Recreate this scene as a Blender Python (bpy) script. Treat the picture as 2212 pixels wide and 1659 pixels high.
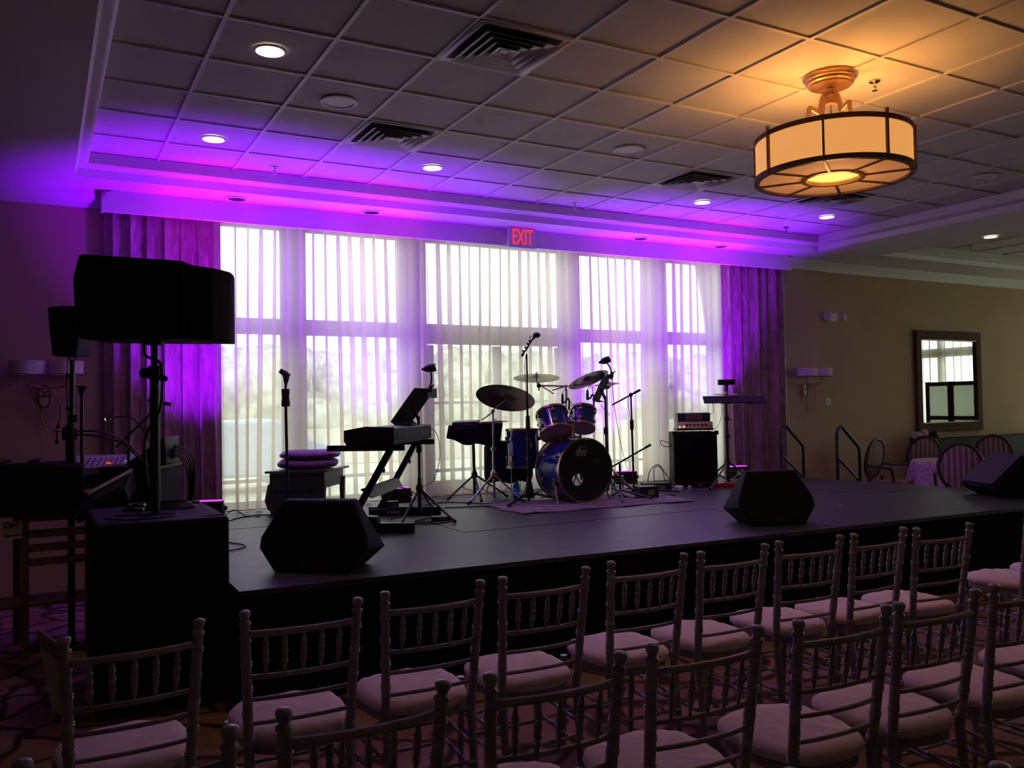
import bpy, math, random
from math import sin, cos, pi, radians, atan2, sqrt
from mathutils import Vector, Matrix, Quaternion

for o in list(bpy.data.objects):
    bpy.data.objects.remove(o, do_unlink=True)
SC = bpy.context.scene
COL = SC.collection
random.seed(7)

# ------------------------------------------------------------------ camera
FPX, YAW, PITCH, ROLL, CAMH = 1855.0, radians(28.8), radians(1.42), radians(-.95), 1.58
fw = Vector((sin(YAW)*cos(PITCH), cos(YAW)*cos(PITCH), sin(PITCH)))
rt = Vector((cos(YAW), -sin(YAW), 0))
up = rt.cross(fw)
r2 = rt*cos(ROLL)+up*sin(ROLL)
u2 = -rt*sin(ROLL)+up*cos(ROLL)
cam_d = bpy.data.cameras.new('camera'); cam = bpy.data.objects.new('camera', cam_d); COL.objects.link(cam)
cam.matrix_world = Matrix(((r2.x, u2.x, -fw.x, 0), (r2.y, u2.y, -fw.y, 0), (r2.z, u2.z, -fw.z, CAMH), (0, 0, 0, 1)))
cam_d.sensor_width = 36; cam_d.lens = FPX/2212*36
cam_d.clip_start = .05; cam_d.clip_end = 300
SC.camera = cam
VR = Vector((cos(YAW), -sin(YAW), 0)); VF = Vector((sin(YAW), cos(YAW), 0)); UP = Vector((0, 0, 1))

# ------------------------------------------------------------------ world, exposure
SC.view_settings.view_transform = 'Standard'
SC.view_settings.look = 'None'
SC.view_settings.exposure = 0
SC.view_settings.gamma = 1
SC.view_settings.use_curve_mapping = False
W = bpy.data.worlds.new('sky'); SC.world = W; W.use_nodes = True
bg = W.node_tree.nodes['Background']
bg.inputs[0].default_value = (.93, .97, 1.0, 1); bg.inputs[1].default_value = 3.9

def portal(loc, rot, sx, sy):
    l = bpy.data.lights.new('sky_portal', 'AREA'); l.shape = 'RECTANGLE'; l.size = sx; l.size_y = sy
    l.cycles.is_portal = True
    o = bpy.data.objects.new('sky_portal', l); o.location = loc; o.rotation_euler = rot; COL.objects.link(o)
portal((4.7, 8.78, 1.98), (radians(-90), 0, 0), 6.5, 2.8)
portal((15.8, 5.0, 1.7), (0, radians(90), 0), 3.2, 8.0)

def aim(o, d):
    o.rotation_euler = Vector(d).to_track_quat('-Z', 'Y').to_euler()

def spot(name, loc, d, power, color, angle, blend=1, size=.05):
    l = bpy.data.lights.new(name, 'SPOT'); l.energy = power; l.color = color
    l.spot_size = radians(angle); l.spot_blend = blend; l.shadow_soft_size = size
    o = bpy.data.objects.new(name, l); o.location = loc; COL.objects.link(o); aim(o, d); return o

def point(name, loc, power, color, size=.04):
    l = bpy.data.lights.new(name, 'POINT'); l.energy = power; l.color = color; l.shadow_soft_size = size
    o = bpy.data.objects.new(name, l); o.location = loc; COL.objects.link(o); return o

# violet stage uplights standing along the curtains: (x, y, z, lean, power)
UPLIGHTS = [(1.24, 7.62, .84, (0.04, .16, 1), 560), (2.95, 7.66, .84, (0, .16, 1), 460),
            (5.78, 7.90, .84, (0.06, .13, 1), 460), (7.22, 7.64, .84, (.0, .16, 1), 560)]
for x, y, z, d, p in UPLIGHTS:
    spot('uplight_beam', (x, y, z), d, p*1.6, (.23, .0, 1.0), 76, 1, .05)
    spot('uplight_core', (x, y, z), (d[0], .15, 1), p*.40, (1.0, .0, .55), 30, 1, .05)

# ------------------------------------------------------------------ materials
MATS = {}
def mat(name, col, rough=.5, metal=0, spec=.5, var=.08, vscale=8, bump=0, bscale=60, emis=None, estr=0, coat=0):
    if name in MATS: return MATS[name]
    m = bpy.data.materials.new(name); m.use_nodes = True; nt = m.node_tree
    b = nt.nodes['Principled BSDF']
    b.inputs['Roughness'].default_value = rough; b.inputs['Metallic'].default_value = metal
    b.inputs['Specular IOR Level'].default_value = spec
    if coat: b.inputs['Coat Weight'].default_value = coat; b.inputs['Coat Roughness'].default_value = .08
    tc = nt.nodes.new('ShaderNodeTexCoord')
    if var:
        n = nt.nodes.new('ShaderNodeTexNoise'); n.inputs['Scale'].default_value = vscale; n.inputs['Detail'].default_value = 4
        nt.links.new(tc.outputs['Object'], n.inputs['Vector'])
        r = nt.nodes.new('ShaderNodeValToRGB')
        c = Vector(col)
        r.color_ramp.elements[0].position = .3; r.color_ramp.elements[1].position = .7
        r.color_ramp.elements[0].color = (*(c*(1-var*2)), 1); r.color_ramp.elements[1].color = (*[min(1, v*(1+var)) for v in c], 1)
        nt.links.new(n.outputs['Fac'], r.inputs['Fac']); nt.links.new(r.outputs['Color'], b.inputs['Base Color'])
    else:
        b.inputs['Base Color'].default_value = (*col, 1)
    if bump:
        n2 = nt.nodes.new('ShaderNodeTexNoise'); n2.inputs['Scale'].default_value = bscale; n2.inputs['Detail'].default_value = 3
        nt.links.new(tc.outputs['Object'], n2.inputs['Vector'])
        bp = nt.nodes.new('ShaderNodeBump'); bp.inputs['Strength'].default_value = bump; bp.inputs['Distance'].default_value = .01
        nt.links.new(n2.outputs['Fac'], bp.inputs['Height']); nt.links.new(bp.outputs['Normal'], b.inputs['Normal'])
    if emis:
        b.inputs['Emission Color'].default_value = (*emis, 1); b.inputs['Emission Strength'].default_value = estr
    MATS[name] = m; return m

def ramp(nt, a, b_, p0=.4, p1=.6):
    r = nt.nodes.new('ShaderNodeValToRGB'); e = r.color_ramp.elements
    e[0].position = p0; e[1].position = p1; e[0].color = (*a, 1); e[1].color = (*b_, 1); return r

def sheer_mat(name, tint, opacity=.62):
    m = bpy.data.materials.new(name); m.use_nodes = True; nt = m.node_tree; nt.nodes.clear()
    out = nt.nodes.new('ShaderNodeOutputMaterial')
    tr = nt.nodes.new('ShaderNodeBsdfTransparent')
    tl = nt.nodes.new('ShaderNodeBsdfTranslucent'); df = nt.nodes.new('ShaderNodeBsdfDiffuse')
    for s in (tl, df): s.inputs[0].default_value = (*tint, 1)
    m1 = nt.nodes.new('ShaderNodeMixShader'); m1.inputs[0].default_value = .16
    nt.links.new(tl.outputs[0], m1.inputs[1]); nt.links.new(df.outputs[0], m1.inputs[2])
    # cloth turned edge-on to the viewing direction is denser
    lw = nt.nodes.new('ShaderNodeLayerWeight'); lw.inputs[0].default_value = .35
    tc = nt.nodes.new('ShaderNodeTexCoord')
    wv = nt.nodes.new('ShaderNodeTexWave'); wv.bands_direction = 'Z'; wv.inputs['Scale'].default_value = 14
    wv.inputs['Distortion'].default_value = 1.2; wv.inputs['Detail'].default_value = 2
    nt.links.new(tc.outputs['Object'], wv.inputs['Vector'])
    mp = nt.nodes.new('ShaderNodeMapRange')
    mp.inputs['To Min'].default_value = opacity; mp.inputs['To Max'].default_value = .9
    nt.links.new(lw.outputs['Facing'], mp.inputs['Value'])
    mw = nt.nodes.new('ShaderNodeMath'); mw.operation = 'MULTIPLY_ADD'; mw.inputs[1].default_value = .03
    nt.links.new(wv.outputs['Fac'], mw.inputs[0]); nt.links.new(mp.outputs[0], mw.inputs[2]); mw.use_clamp = True
    m2 = nt.nodes.new('ShaderNodeMixShader')
    nt.links.new(mw.outputs[0], m2.inputs[0]); nt.links.new(tr.outputs[0], m2.inputs[1]); nt.links.new(m1.outputs[0], m2.inputs[2])
    nt.links.new(m2.outputs[0], out.inputs[0]); MATS[name] = m; return m

def glass_mat():
    m = bpy.data.materials.new('window_glass'); m.use_nodes = True; nt = m.node_tree; nt.nodes.clear()
    out = nt.nodes.new('ShaderNodeOutputMaterial'); tr = nt.nodes.new('ShaderNodeBsdfTransparent'); tr.inputs[0].default_value = (.94, .97, .95, 1)
    gl = nt.nodes.new('ShaderNodeBsdfGlossy'); gl.inputs['Roughness'].default_value = .02
    fr = nt.nodes.new('ShaderNodeFresnel'); mx = nt.nodes.new('ShaderNodeMixShader')
    nt.links.new(fr.outputs[0], mx.inputs[0]); nt.links.new(tr.outputs[0], mx.inputs[1]); nt.links.new(gl.outputs[0], mx.inputs[2])
    nt.links.new(mx.outputs[0], out.inputs[0]); return m
GLASS = glass_mat()

def carpet_mat():
    m = bpy.data.materials.new('patterned_carpet'); m.use_nodes = True; nt = m.node_tree; b = nt.nodes['Principled BSDF']
    b.inputs['Roughness'].default_value = .95; b.inputs['Specular IOR Level'].default_value = .1
    tc = nt.nodes.new('ShaderNodeTexCoord')
    nz = nt.nodes.new('ShaderNodeTexNoise'); nz.inputs['Scale'].default_value = 1.6; nt.links.new(tc.outputs['Object'], nz.inputs['Vector'])
    ad = nt.nodes.new('ShaderNodeMixRGB'); ad.inputs[0].default_value = .35
    nt.links.new(tc.outputs['Object'], ad.inputs[1]); nt.links.new(nz.outputs['Color'], ad.inputs[2])
    vo = nt.nodes.new('ShaderNodeTexVoronoi'); vo.feature = 'DISTANCE_TO_EDGE'; vo.inputs['Scale'].default_value = 4.2
    nt.links.new(ad.outputs[0], vo.inputs['Vector'])
    r = ramp(nt, (.07, .045, .042), (.36, .25, .23), .03, .09); nt.links.new(vo.outputs['Distance'], r.inputs['Fac'])
    n2 = nt.nodes.new('ShaderNodeTexNoise'); n2.inputs['Scale'].default_value = 2.2; n2.inputs['Detail'].default_value = 6
    nt.links.new(tc.outputs['Object'], n2.inputs['Vector'])
    r3 = ramp(nt, (.75, .55, .45), (1, .85, .85), .4, .6); nt.links.new(n2.outputs['Fac'], r3.inputs['Fac'])
    mu = nt.nodes.new('ShaderNodeMixRGB'); mu.blend_type = 'MULTIPLY'; mu.inputs[0].default_value = 1
    nt.links.new(r.outputs[0], mu.inputs[1]); nt.links.new(r3.outputs[0], mu.inputs[2])
    n3 = nt.nodes.new('ShaderNodeTexNoise'); n3.inputs['Scale'].default_value = 180; nt.links.new(tc.outputs['Object'], n3.inputs['Vector'])
    bp = nt.nodes.new('ShaderNodeBump'); bp.inputs['Strength'].default_value = .4; bp.inputs['Distance'].default_value = .01
    nt.links.new(n3.outputs['Fac'], bp.inputs['Height']); nt.links.new(bp.outputs[0], b.inputs['Normal'])
    nt.links.new(mu.outputs[0], b.inputs['Base Color']); return m

def stage_mat():
    m = bpy.data.materials.new('black_painted_deck'); m.use_nodes = True; nt = m.node_tree; b = nt.nodes['Principled BSDF']
    tc = nt.nodes.new('ShaderNodeTexCoord')
    mpn = nt.nodes.new('ShaderNodeMapping'); mpn.inputs['Scale'].default_value = (1.2, 7, 1); nt.links.new(tc.outputs['Object'], mpn.inputs[0])
    n = nt.nodes.new('ShaderNodeTexNoise'); n.inputs['Scale'].default_value = 3; n.inputs['Detail'].default_value = 8; n.inputs['Roughness'].default_value = .7
    nt.links.new(mpn.outputs[0], n.inputs['Vector'])
    r = ramp(nt, (.020, .020, .022), (.13, .125, .13), .42, .82); nt.links.new(n.outputs['Fac'], r.inputs['Fac']); nt.links.new(r.outputs[0], b.inputs['Base Color'])
    rr = nt.nodes.new('ShaderNodeMapRange'); rr.inputs['To Min'].default_value = .36; rr.inputs['To Max'].default_value = .6
    nt.links.new(n.outputs['Fac'], rr.inputs[0]); nt.links.new(rr.outputs[0], b.inputs['Roughness'])
    bp = nt.nodes.new('ShaderNodeBump'); bp.inputs['Strength'].default_value = .25; bp.inputs['Distance'].default_value = .004
    nt.links.new(n.outputs['Fac'], bp.inputs['Height']); nt.links.new(bp.outputs[0], b.inputs['Normal']); return m

def stripe_mat():
    m = bpy.data.materials.new('striped_upholstery'); m.use_nodes = True; nt = m.node_tree; b = nt.nodes['Principled BSDF']
    b.inputs['Roughness'].default_value = .85
    tc = nt.nodes.new('ShaderNodeTexCoord'); w = nt.nodes.new('ShaderNodeTexWave'); w.bands_direction = 'X'
    w.inputs['Scale'].default_value = 5; w.inputs['Detail'].default_value = 3; w.inputs['Detail Scale'].default_value = 3; w.inputs['Distortion'].default_value = .6
    mp = nt.nodes.new('ShaderNodeMapping'); mp.inputs['Scale'].default_value = (1, .02, .02)
    nt.links.new(tc.outputs['Object'], mp.inputs[0]); nt.links.new(mp.outputs[0], w.inputs['Vector'])
    r = ramp(nt, (.20, .12, .10), (.42, .33, .27), .3, .9); nt.links.new(w.outputs['Fac'], r.inputs['Fac']); nt.links.new(r.outputs[0], b.inputs['Base Color']); return m

def drape_mat():
    m = bpy.data.materials.new('drape_satin'); m.use_nodes = True; nt = m.node_tree; b = nt.nodes['Principled BSDF']
    b.inputs['Roughness'].default_value = .5; b.inputs['Sheen Weight'].default_value = .15
    tc = nt.nodes.new('ShaderNodeTexCoord'); mp = nt.nodes.new('ShaderNodeMapping'); mp.inputs['Scale'].default_value = (9, 9, 1.3)
    n = nt.nodes.new('ShaderNodeTexNoise'); n.inputs['Scale'].default_value = 2.4; n.inputs['Detail'].default_value = 5; n.inputs['Distortion'].default_value = 1.4
    nt.links.new(tc.outputs['Object'], mp.inputs[0]); nt.links.new(mp.outputs[0], n.inputs['Vector'])
    r = ramp(nt, (.26, .17, .14), (.42, .31, .26), .4, .62); nt.links.new(n.outputs['Fac'], r.inputs['Fac']); nt.links.new(r.outputs[0], b.inputs['Base Color'])
    bp = nt.nodes.new('ShaderNodeBump'); bp.inputs['Strength'].default_value = .55; bp.inputs['Distance'].default_value = .02
    nt.links.new(n.outputs['Fac'], bp.inputs['Height']); nt.links.new(bp.outputs[0], b.inputs['Normal']); return m

M_CEIL = mat('ceiling_tile', (.62, .60, .56), .9, spec=.2, var=.03, vscale=3, bump=.25, bscale=150)
M_SOF = mat('painted_plaster', (.66, .64, .60), .75, spec=.25, var=.02, vscale=2)
M_GRID = mat('ceiling_grid_metal', (.66, .64, .6), .5, var=.02)
M_WALL = mat('beige_wall', (.52, .39, .25), .85, spec=.2, var=.04, vscale=1.5, bump=.05, bscale=90)
M_TRIM = mat('trim_white', (.68, .66, .62), .5, var=.02)
M_FRAME = mat('window_frame_paint', (.55, .54, .5), .5, var=.03)
M_BLK = mat('black_plastic', (.012, .012, .013), .45, var=.1)
M_BLKM = mat('black_metal', (.014, .013, .014), .35, spec=.5, var=.1)
M_CAB = mat('black_cabinet_paint', (.009, .009, .010), .7, spec=.2, var=.2, vscale=25, bump=.35, bscale=220)
M_DESK = mat('black_desk_paint', (.014, .014, .015), .7, spec=.15)
M_GRILLE = mat('black_grille_cloth', (.014, .012, .011), .9, spec=.1, var=.2, bump=.4, bscale=300)
M_CLOTHB = mat('black_cloth', (.012, .012, .016), .95, spec=.1, var=.2, bump=.3, bscale=30)
M_CHROME = mat('chrome', (.62, .6, .58), .22, metal=1, var=.05)
M_GOLD = mat('bronze_hardware', (.50, .34, .22), .3, metal=1, var=.1)
M_BRASS = mat('cymbal_bronze', (.30, .26, .20), .36, metal=1, var=.12, vscale=20)
M_BLUE = mat('blue_drum_lacquer', (.006, .02, .22), .15, var=.15, vscale=5, coat=1)
M_HEADW = mat('drum_head_film', (.58, .42, .40), .5, var=.05)
M_HEADB = mat('black_drum_head', (.008, .008, .01), .35, var=.1)
M_LOGO = mat('grey_print', (.30, .24, .22), .6, var=.05)
M_SILV = mat('silver_grey_paint', (.36, .32, .325), .33, spec=.5, var=.1, vscale=30)
M_CUSH = mat('pink_lit_cushion_cloth', (.90, .70, .76), .9, spec=.1, var=.05, vscale=14, bump=.35, bscale=22)  # pink light falling on the ivory cloth is put into its base colour
M_DKWOOD = mat('dark_wood', (.045, .018, .012), .4, var=.2, vscale=10)
M_GREYP = mat('grey_painted_wood', (.075, .085, .08), .35, var=.1)
M_WHITE = mat('white_plastic', (.75, .74, .72), .5, var=.03)
M_PAPER = mat('cream_paper', (.62, .55, .45), .8, var=.05)
M_PURPLE = mat('violet_cushion_fabric', (.34, .17, .38), .85, var=.12, bump=.3, bscale=40)
M_WOODL = mat('worn_wood', (.17, .09, .06), .7, var=.25, vscale=14)
M_RUG = mat('grey_rug', (.30, .25, .29), .95, spec=.1, var=.2, vscale=14, bump=.4, bscale=80)
M_VENT = mat('vent_metal', (.62, .60, .60), .4, var=.05)
M_HOLE = mat('dark_opening', (.015, .014, .015), .9, var=0)
M_BRONZE = mat('lamp_bronze', (.46, .28, .15), .38, metal=.85, var=.12, vscale=20)
M_LAMPD = mat('lamp_dark_band', (.15, .075, .04), .5, metal=.4, var=.15)
M_CARPET = carpet_mat(); M_STAGE = stage_mat(); M_STRIPE = stripe_mat(); M_DRAPE = drape_mat()
M_LACE = mat('lace_tablecloth', (.72, .56, .60), .9, spec=.1, var=.3, vscale=40, bump=.4, bscale=60)
M_BOOTH = mat('dark_green_vinyl', (.012, .018, .013), .6, spec=.2, var=.1)
M_SHEER = sheer_mat('sheer_voile', (.98, .93, .80), .62)

def emit(name, col, s):
    m = bpy.data.materials.new(name); m.use_nodes = True; nt = m.node_tree; nt.nodes.clear()
    o = nt.nodes.new('ShaderNodeOutputMaterial'); e = nt.nodes.new('ShaderNodeEmission'); e.inputs[0].default_value = (*col, 1); e.inputs[1].default_value = s
    nt.links.new(e.outputs[0], o.inputs[0]); MATS[name] = m; return m
E_DOWN = emit('downlight_lamp', (1, .82, .55), 9)
E_EXIT = emit('exit_letters_lit', (1, .03, .06), 1.2)
E_VIO = emit('violet_led_lens', (.45, .02, 1), 5)
E_AMB = emit('amber_led', (1, .5, .15), 2.2)
E_ORG = emit('orange_led', (1, .12, .03), 1.0)
E_GRN = emit('green_led', (.1, .7, .35), .6)
E_WHT = emit('white_led', (.85, .92, 1), 3)
E_RED = emit('red_led', (1, .05, .02), .35)
E_BULB = emit('lamp_diffuser_lit', (1, .82, .14), 1.6)

def shade_mat(name, col, em, es):
    m = bpy.data.materials.new(name); m.use_nodes = True; nt = m.node_tree; b = nt.nodes['Principled BSDF']
    b.inputs['Base Color'].default_value = (*col, 1); b.inputs['Roughness'].default_value = .8
    b.inputs['Emission Color'].default_value = (*em, 1); b.inputs['Emission Strength'].default_value = es; return m
M_SHADE = shade_mat('pendant_shade_glass', (.7, .52, .34), (1, .42, .11), .72)
M_SHADEB = shade_mat('pendant_bottom_glass', (.5, .36, .22), (1, .36, .11), .30)
M_SCSH = mat('sconce_shade_linen', (.75, .68, .66), .8, var=.04)

# ------------------------------------------------------------------ mesh builder
def basis(d, hint=Vector((0, 0, 1))):
    d = Vector(d).normalized()
    if abs(d.dot(hint)) > .98: hint = Vector((0, 1, 0))
    x = hint.cross(d).normalized(); return x, d.cross(x).normalized(), d

class MB:
    def __init__(s): s.v = []; s.f = []; s.m = []; s.mats = []; s.cm = 0
    def mat(s, m):
        if m not in s.mats: s.mats.append(m)
        s.cm = s.mats.index(m); return s
    def add(s, vs, fs):
        n = len(s.v); s.v += [Vector(p) for p in vs]; s.f += [tuple(i+n for i in f) for f in fs]; s.m += [s.cm]*len(fs); return s
    def box(s, c, d, rz=0, mx=None):
        x, y, z = d[0]/2, d[1]/2, d[2]/2
        vs = [Vector((i*x, j*y, k*z)) for i in (-1, 1) for j in (-1, 1) for k in (-1, 1)]
        R = mx or Matrix.Rotation(rz, 3, 'Z')
        vs = [R@v+Vector(c) for v in vs]
        return s.add(vs, [(0, 1, 3, 2), (4, 6, 7, 5), (0, 4, 5, 1), (2, 3, 7, 6), (0, 2, 6, 4), (1, 5, 7, 3)])
    def bar(s, a, b, w, h, hint=Vector((0, 0, 1))):      # square bar between two points
        a, b = Vector(a), Vector(b); x, y, d = basis(b-a, Vector(hint))
        vs = []
        for p in (a, b):
            for i, j in ((-1, -1), (1, -1), (1, 1), (-1, 1)): vs.append(p+x*(i*w/2)+y*(j*h/2))
        return s.add(vs, [(3, 2, 1, 0), (4, 5, 6, 7), (0, 1, 5, 4), (1, 2, 6, 5), (2, 3, 7, 6), (3, 0, 4, 7)])
    def tube(s, pts, rad, seg=8, cap=True):
        pts = [Vector(p) for p in pts]; n = len(pts)
        if not hasattr(rad, '__len__'): rad = [rad]*n
        vs = []; px = None
        for i, p in enumerate(pts):
            d = (pts[min(i+1, n-1)]-pts[max(i-1, 0)])
            if d.length < 1e-9: d = Vector((0, 0, 1))
            d.normalize()
            if px is None: x, y, _ = basis(d)
            else:
                x = (px-d*px.dot(d))
                x = x.normalized() if x.length > 1e-6 else basis(d)[0]
                y = d.cross(x)
            px = x
            for k in range(seg):
                a = 2*pi*k/seg; vs.append(p+(x*cos(a)+y*sin(a))*rad[i])
        fs = [(i*seg+k, i*seg+(k+1) % seg, (i+1)*seg+(k+1) % seg, (i+1)*seg+k) for i in range(n-1) for k in range(seg)]
        if cap: fs += [tuple(range(seg))[::-1], tuple(range((n-1)*seg, n*seg))]
        return s.add(vs, fs)
    def lathe(s, prof, o=(0, 0, 0), axis=(0, 0, 1), seg=24, cap=True, hint=Vector((0, 1, 0))):
        x, y, d = basis(axis, hint if abs(Vector(axis).normalized().dot(hint)) < .9 else Vector((0, 0, 1))); o = Vector(o); vs = []; fs = []
        for r, h in prof:
            for k in range(seg):
                a = 2*pi*k/seg; vs.append(o+d*h+(x*cos(a)+y*sin(a))*max(r, 1e-4))
        n = len(prof)
        fs = [(i*seg+k, i*seg+(k+1) % seg, (i+1)*seg+(k+1) % seg, (i+1)*seg+k) for i in range(n-1) for k in range(seg)]
        if cap: fs += [tuple(range(seg))[::-1], tuple(range((n-1)*seg, n*seg))]
        return s.add(vs, fs)
    def torus(s, o, axis, R, r, seg=24, rs=6, a0=0, a1=2*pi, sx=1, sy=1):
        x, y, d = basis(axis); o = Vector(o)
        full = abs(a1-a0-2*pi) < 1e-6; n = seg if full else seg+1
        pts = [o+x*(cos(a0+(a1-a0)*i/seg)*R*sx)+y*(sin(a0+(a1-a0)*i/seg)*R*sy) for i in range(n)]
        if full:
            vs = []
            for i in range(n):
                c = pts[i]; rd = (c-o).normalized()
                for k in range(rs):
                    t = 2*pi*k/rs; vs.append(c+rd*(cos(t)*r)+d*(sin(t)*r))
            return s.add(vs, [(i*rs+k, ((i+1) % n)*rs+k, ((i+1) % n)*rs+(k+1) % rs, i*rs+(k+1) % rs) for i in range(n) for k in range(rs)])
        return s.tube(pts, r, rs)
    def prism(s, poly, z0, z1):       # horizontal polygon extruded upward
        n = len(poly)
        vs = [Vector((p[0], p[1], z0)) for p in poly]+[Vector((p[0], p[1], z1)) for p in poly]
        return s.add(vs, [tuple(range(n))[::-1], tuple(range(n, 2*n))]+[(i, (i+1) % n, n+(i+1) % n, n+i) for i in range(n)])
    def slab(s, pts, t):             # planar polygon in space with thickness t
        pts = [Vector(p) for p in pts]; n = len(pts)
        nn = (pts[1]-pts[0]).cross(pts[2]-pts[0]).normalized()*t
        return s.add(pts+[p+nn for p in pts], [tuple(range(n))[::-1], tuple(range(n, 2*n))]+[(i, (i+1) % n, n+(i+1) % n, n+i) for i in range(n)])
    def sweep(s, prof, path, closed=False):   # (out, z) profile along a horizontal path, mitred
        P = [Vector((p[0], p[1], 0)) for p in path]; n = len(P); vs = []
        for i in range(n):
            a = P[i-1] if (i > 0 or closed) else None; c = P[(i+1) % n] if (i < n-1 or closed) else None
            d1 = (P[i]-a).normalized() if a is not None else None
            d2 = (c-P[i]).normalized() if c is not None else None
            if d1 is None: d1 = d2
            if d2 is None: d2 = d1
            n1 = Vector((d1.y, -d1.x, 0)); n2 = Vector((d2.y, -d2.x, 0)); m = (n1+n2); m = m/(m.dot(n1))
            for o, z in prof: vs.append(P[i]+m*o+Vector((0, 0, z)))
        k = len(prof); rng = n if closed else n-1
        fs = [(i*k+j, ((i+1) % n)*k+j, ((i+1) % n)*k+(j+1) % k, i*k+(j+1) % k) for i in range(rng) for j in range(k)]
        if not closed: fs += [tuple(range(k)), tuple(range((n-1)*k, n*k))[::-1]]
        return s.add(vs, fs)
    def sph(s, c, r, seg=12, rings=8, sc=(1, 1, 1)):
        c = Vector(c); vs = []
        for i in range(1, rings):
            t = pi*i/rings
            for k in range(seg):
                a = 2*pi*k/seg; vs.append(c+Vector((sin(t)*cos(a)*r*sc[0], sin(t)*sin(a)*r*sc[1], cos(t)*r*sc[2])))
        vs += [c+Vector((0, 0, r*sc[2])), c-Vector((0, 0, r*sc[2]))]; N = len(vs)
        fs = [(i*seg+k, (i+1)*seg+k, (i+1)*seg+(k+1) % seg, i*seg+(k+1) % seg) for i in range(rings-2) for k in range(seg)]
        fs += [(N-2, k, (k+1) % seg) for k in range(seg)]+[(N-1, (rings-2)*seg+(k+1) % seg, (rings-2)*seg+k) for k in range(seg)]
        return s.add(vs, fs)
    def grid(s, fn, nu, nv, closed_u=False):
        vs = [fn(i/(nu if closed_u else nu-1), j/(nv-1)) for j in range(nv) for i in range(nu)]
        R = nu if closed_u else nu-1
        return s.add(vs, [(j*nu+i, j*nu+(i+1) % nu, (j+1)*nu+(i+1) % nu, (j+1)*nu+i) for j in range(nv-1) for i in range(R)])
    def hull(s, pts):
        import bmesh
        bm = bmesh.new()
        for p in pts: bm.verts.new(p)
        g = bmesh.ops.convex_hull(bm, input=bm.verts)
        bmesh.ops.dissolve_limit(bm, angle_limit=.02, verts=bm.verts, edges=bm.edges)
        bm.verts.ensure_lookup_table(); bm.verts.index_update()
        s.add([v.co.copy() for v in bm.verts], [tuple(v.index for v in f.verts) for f in bm.faces]); bm.free(); return s
    def build(s, name, m=None, parent=None, off=None, bev=0, smooth=35, sub=0, solid=0):
        if m is not None and not s.mats: s.mats = [m]
        me = bpy.data.meshes.new(name); o = off or Vector((0, 0, 0))
        me.from_pydata([tuple(v-o) for v in s.v], [], s.f)
        for q in s.mats: me.materials.append(q)
        for p, k in zip(me.polygons, s.m): p.material_index = k; p.use_smooth = smooth > 0
        me.update()
        import bmesh
        bm = bmesh.new(); bm.from_mesh(me); bmesh.ops.recalc_face_normals(bm, faces=bm.faces); bm.to_mesh(me); bm.free()
        if smooth: me.set_sharp_from_angle(angle=radians(smooth))
        ob = bpy.data.objects.new(name, me); COL.objects.link(ob)
        if parent is not None: ob.parent = parent
        if solid:
            q = ob.modifiers.new('solid', 'SOLIDIFY'); q.thickness = solid; q.offset = 0
        if bev:
            q = ob.modifiers.new('bevel', 'BEVEL'); q.width = bev; q.segments = 2; q.limit_method = 'ANGLE'; q.angle_limit = radians(40)
        if sub:
            q = ob.modifiers.new('sub', 'SUBSURF'); q.levels = sub; q.render_levels = sub
        return ob

def text_mb(txt, size, origin, right, upv, depth=.002, bold=0, align='CENTER', sx=1.0):
    c = bpy.data.curves.new('t', 'FONT'); c.body = txt; c.size = size; c.extrude = depth; c.offset = bold
    c.align_x = align; c.align_y = 'CENTER'; c.resolution_u = 3
    o = bpy.data.objects.new('t', c); COL.objects.link(o)
    dg = bpy.context.evaluated_depsgraph_get(); me = bpy.data.meshes.new_from_object(o.evaluated_get(dg))
    R = Vector(right).normalized(); U = Vector(upv).normalized(); N = R.cross(U)
    mb = MB(); mb.add([Vector(origin)+R*(v.co.x*sx)+U*v.co.y+N*v.co.z for v in me.vertices], [tuple(p.vertices) for p in me.polygons])
    bpy.data.objects.remove(o); bpy.data.curves.remove(c); bpy.data.meshes.remove(me); return mb

def tag(o, label=None, cat=None, group=None, kind=None):
    if label: o['label'] = label
    if cat: o['category'] = cat
    if group: o['group'] = group
    if kind: o['kind'] = kind
    return o

class Thing:
    def __init__(s, name, label, cat, loc, rz=0, group=None, local=False):
        s.o = bpy.data.objects.new(name, None); s.o.empty_display_size = .1; COL.objects.link(s.o)
        s.o.location = loc; s.o.rotation_euler = (0, 0, rz); tag(s.o, label, cat, group)
        s.loc = Vector(loc); s.local = local
    def part(s, name, mb, m=None, parent=None, label=None, **k):   # vertices in world coordinates unless local
        ob = mb.build(name, m, parent or s.o, off=None if s.local else s.loc, **k)
        if label: ob['label'] = label
        return ob

def solo(name, mb, m, label, cat, group=None, kind=None, loc=None, **k):
    off = Vector(loc) if loc is not None else sum(mb.v, Vector())/len(mb.v)
    if loc is None: off.z = min(v.z for v in mb.v)
    ob = mb.build(name, m, None, off=off, **k); ob.location = off
    return tag(ob, label, cat, group, kind)

def struct(name, mb, m, label=None, **k):
    ob = mb.build(name, m, None, **k); ob['kind'] = 'structure'
    if label: ob['label'] = label
    return ob

def copy_tree(o, parent=None):
    c = o.copy(); COL.objects.link(c)
    if parent is not None: c.parent = parent
    for ch in list(o.children): copy_tree(ch, c)
    return c

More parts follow.
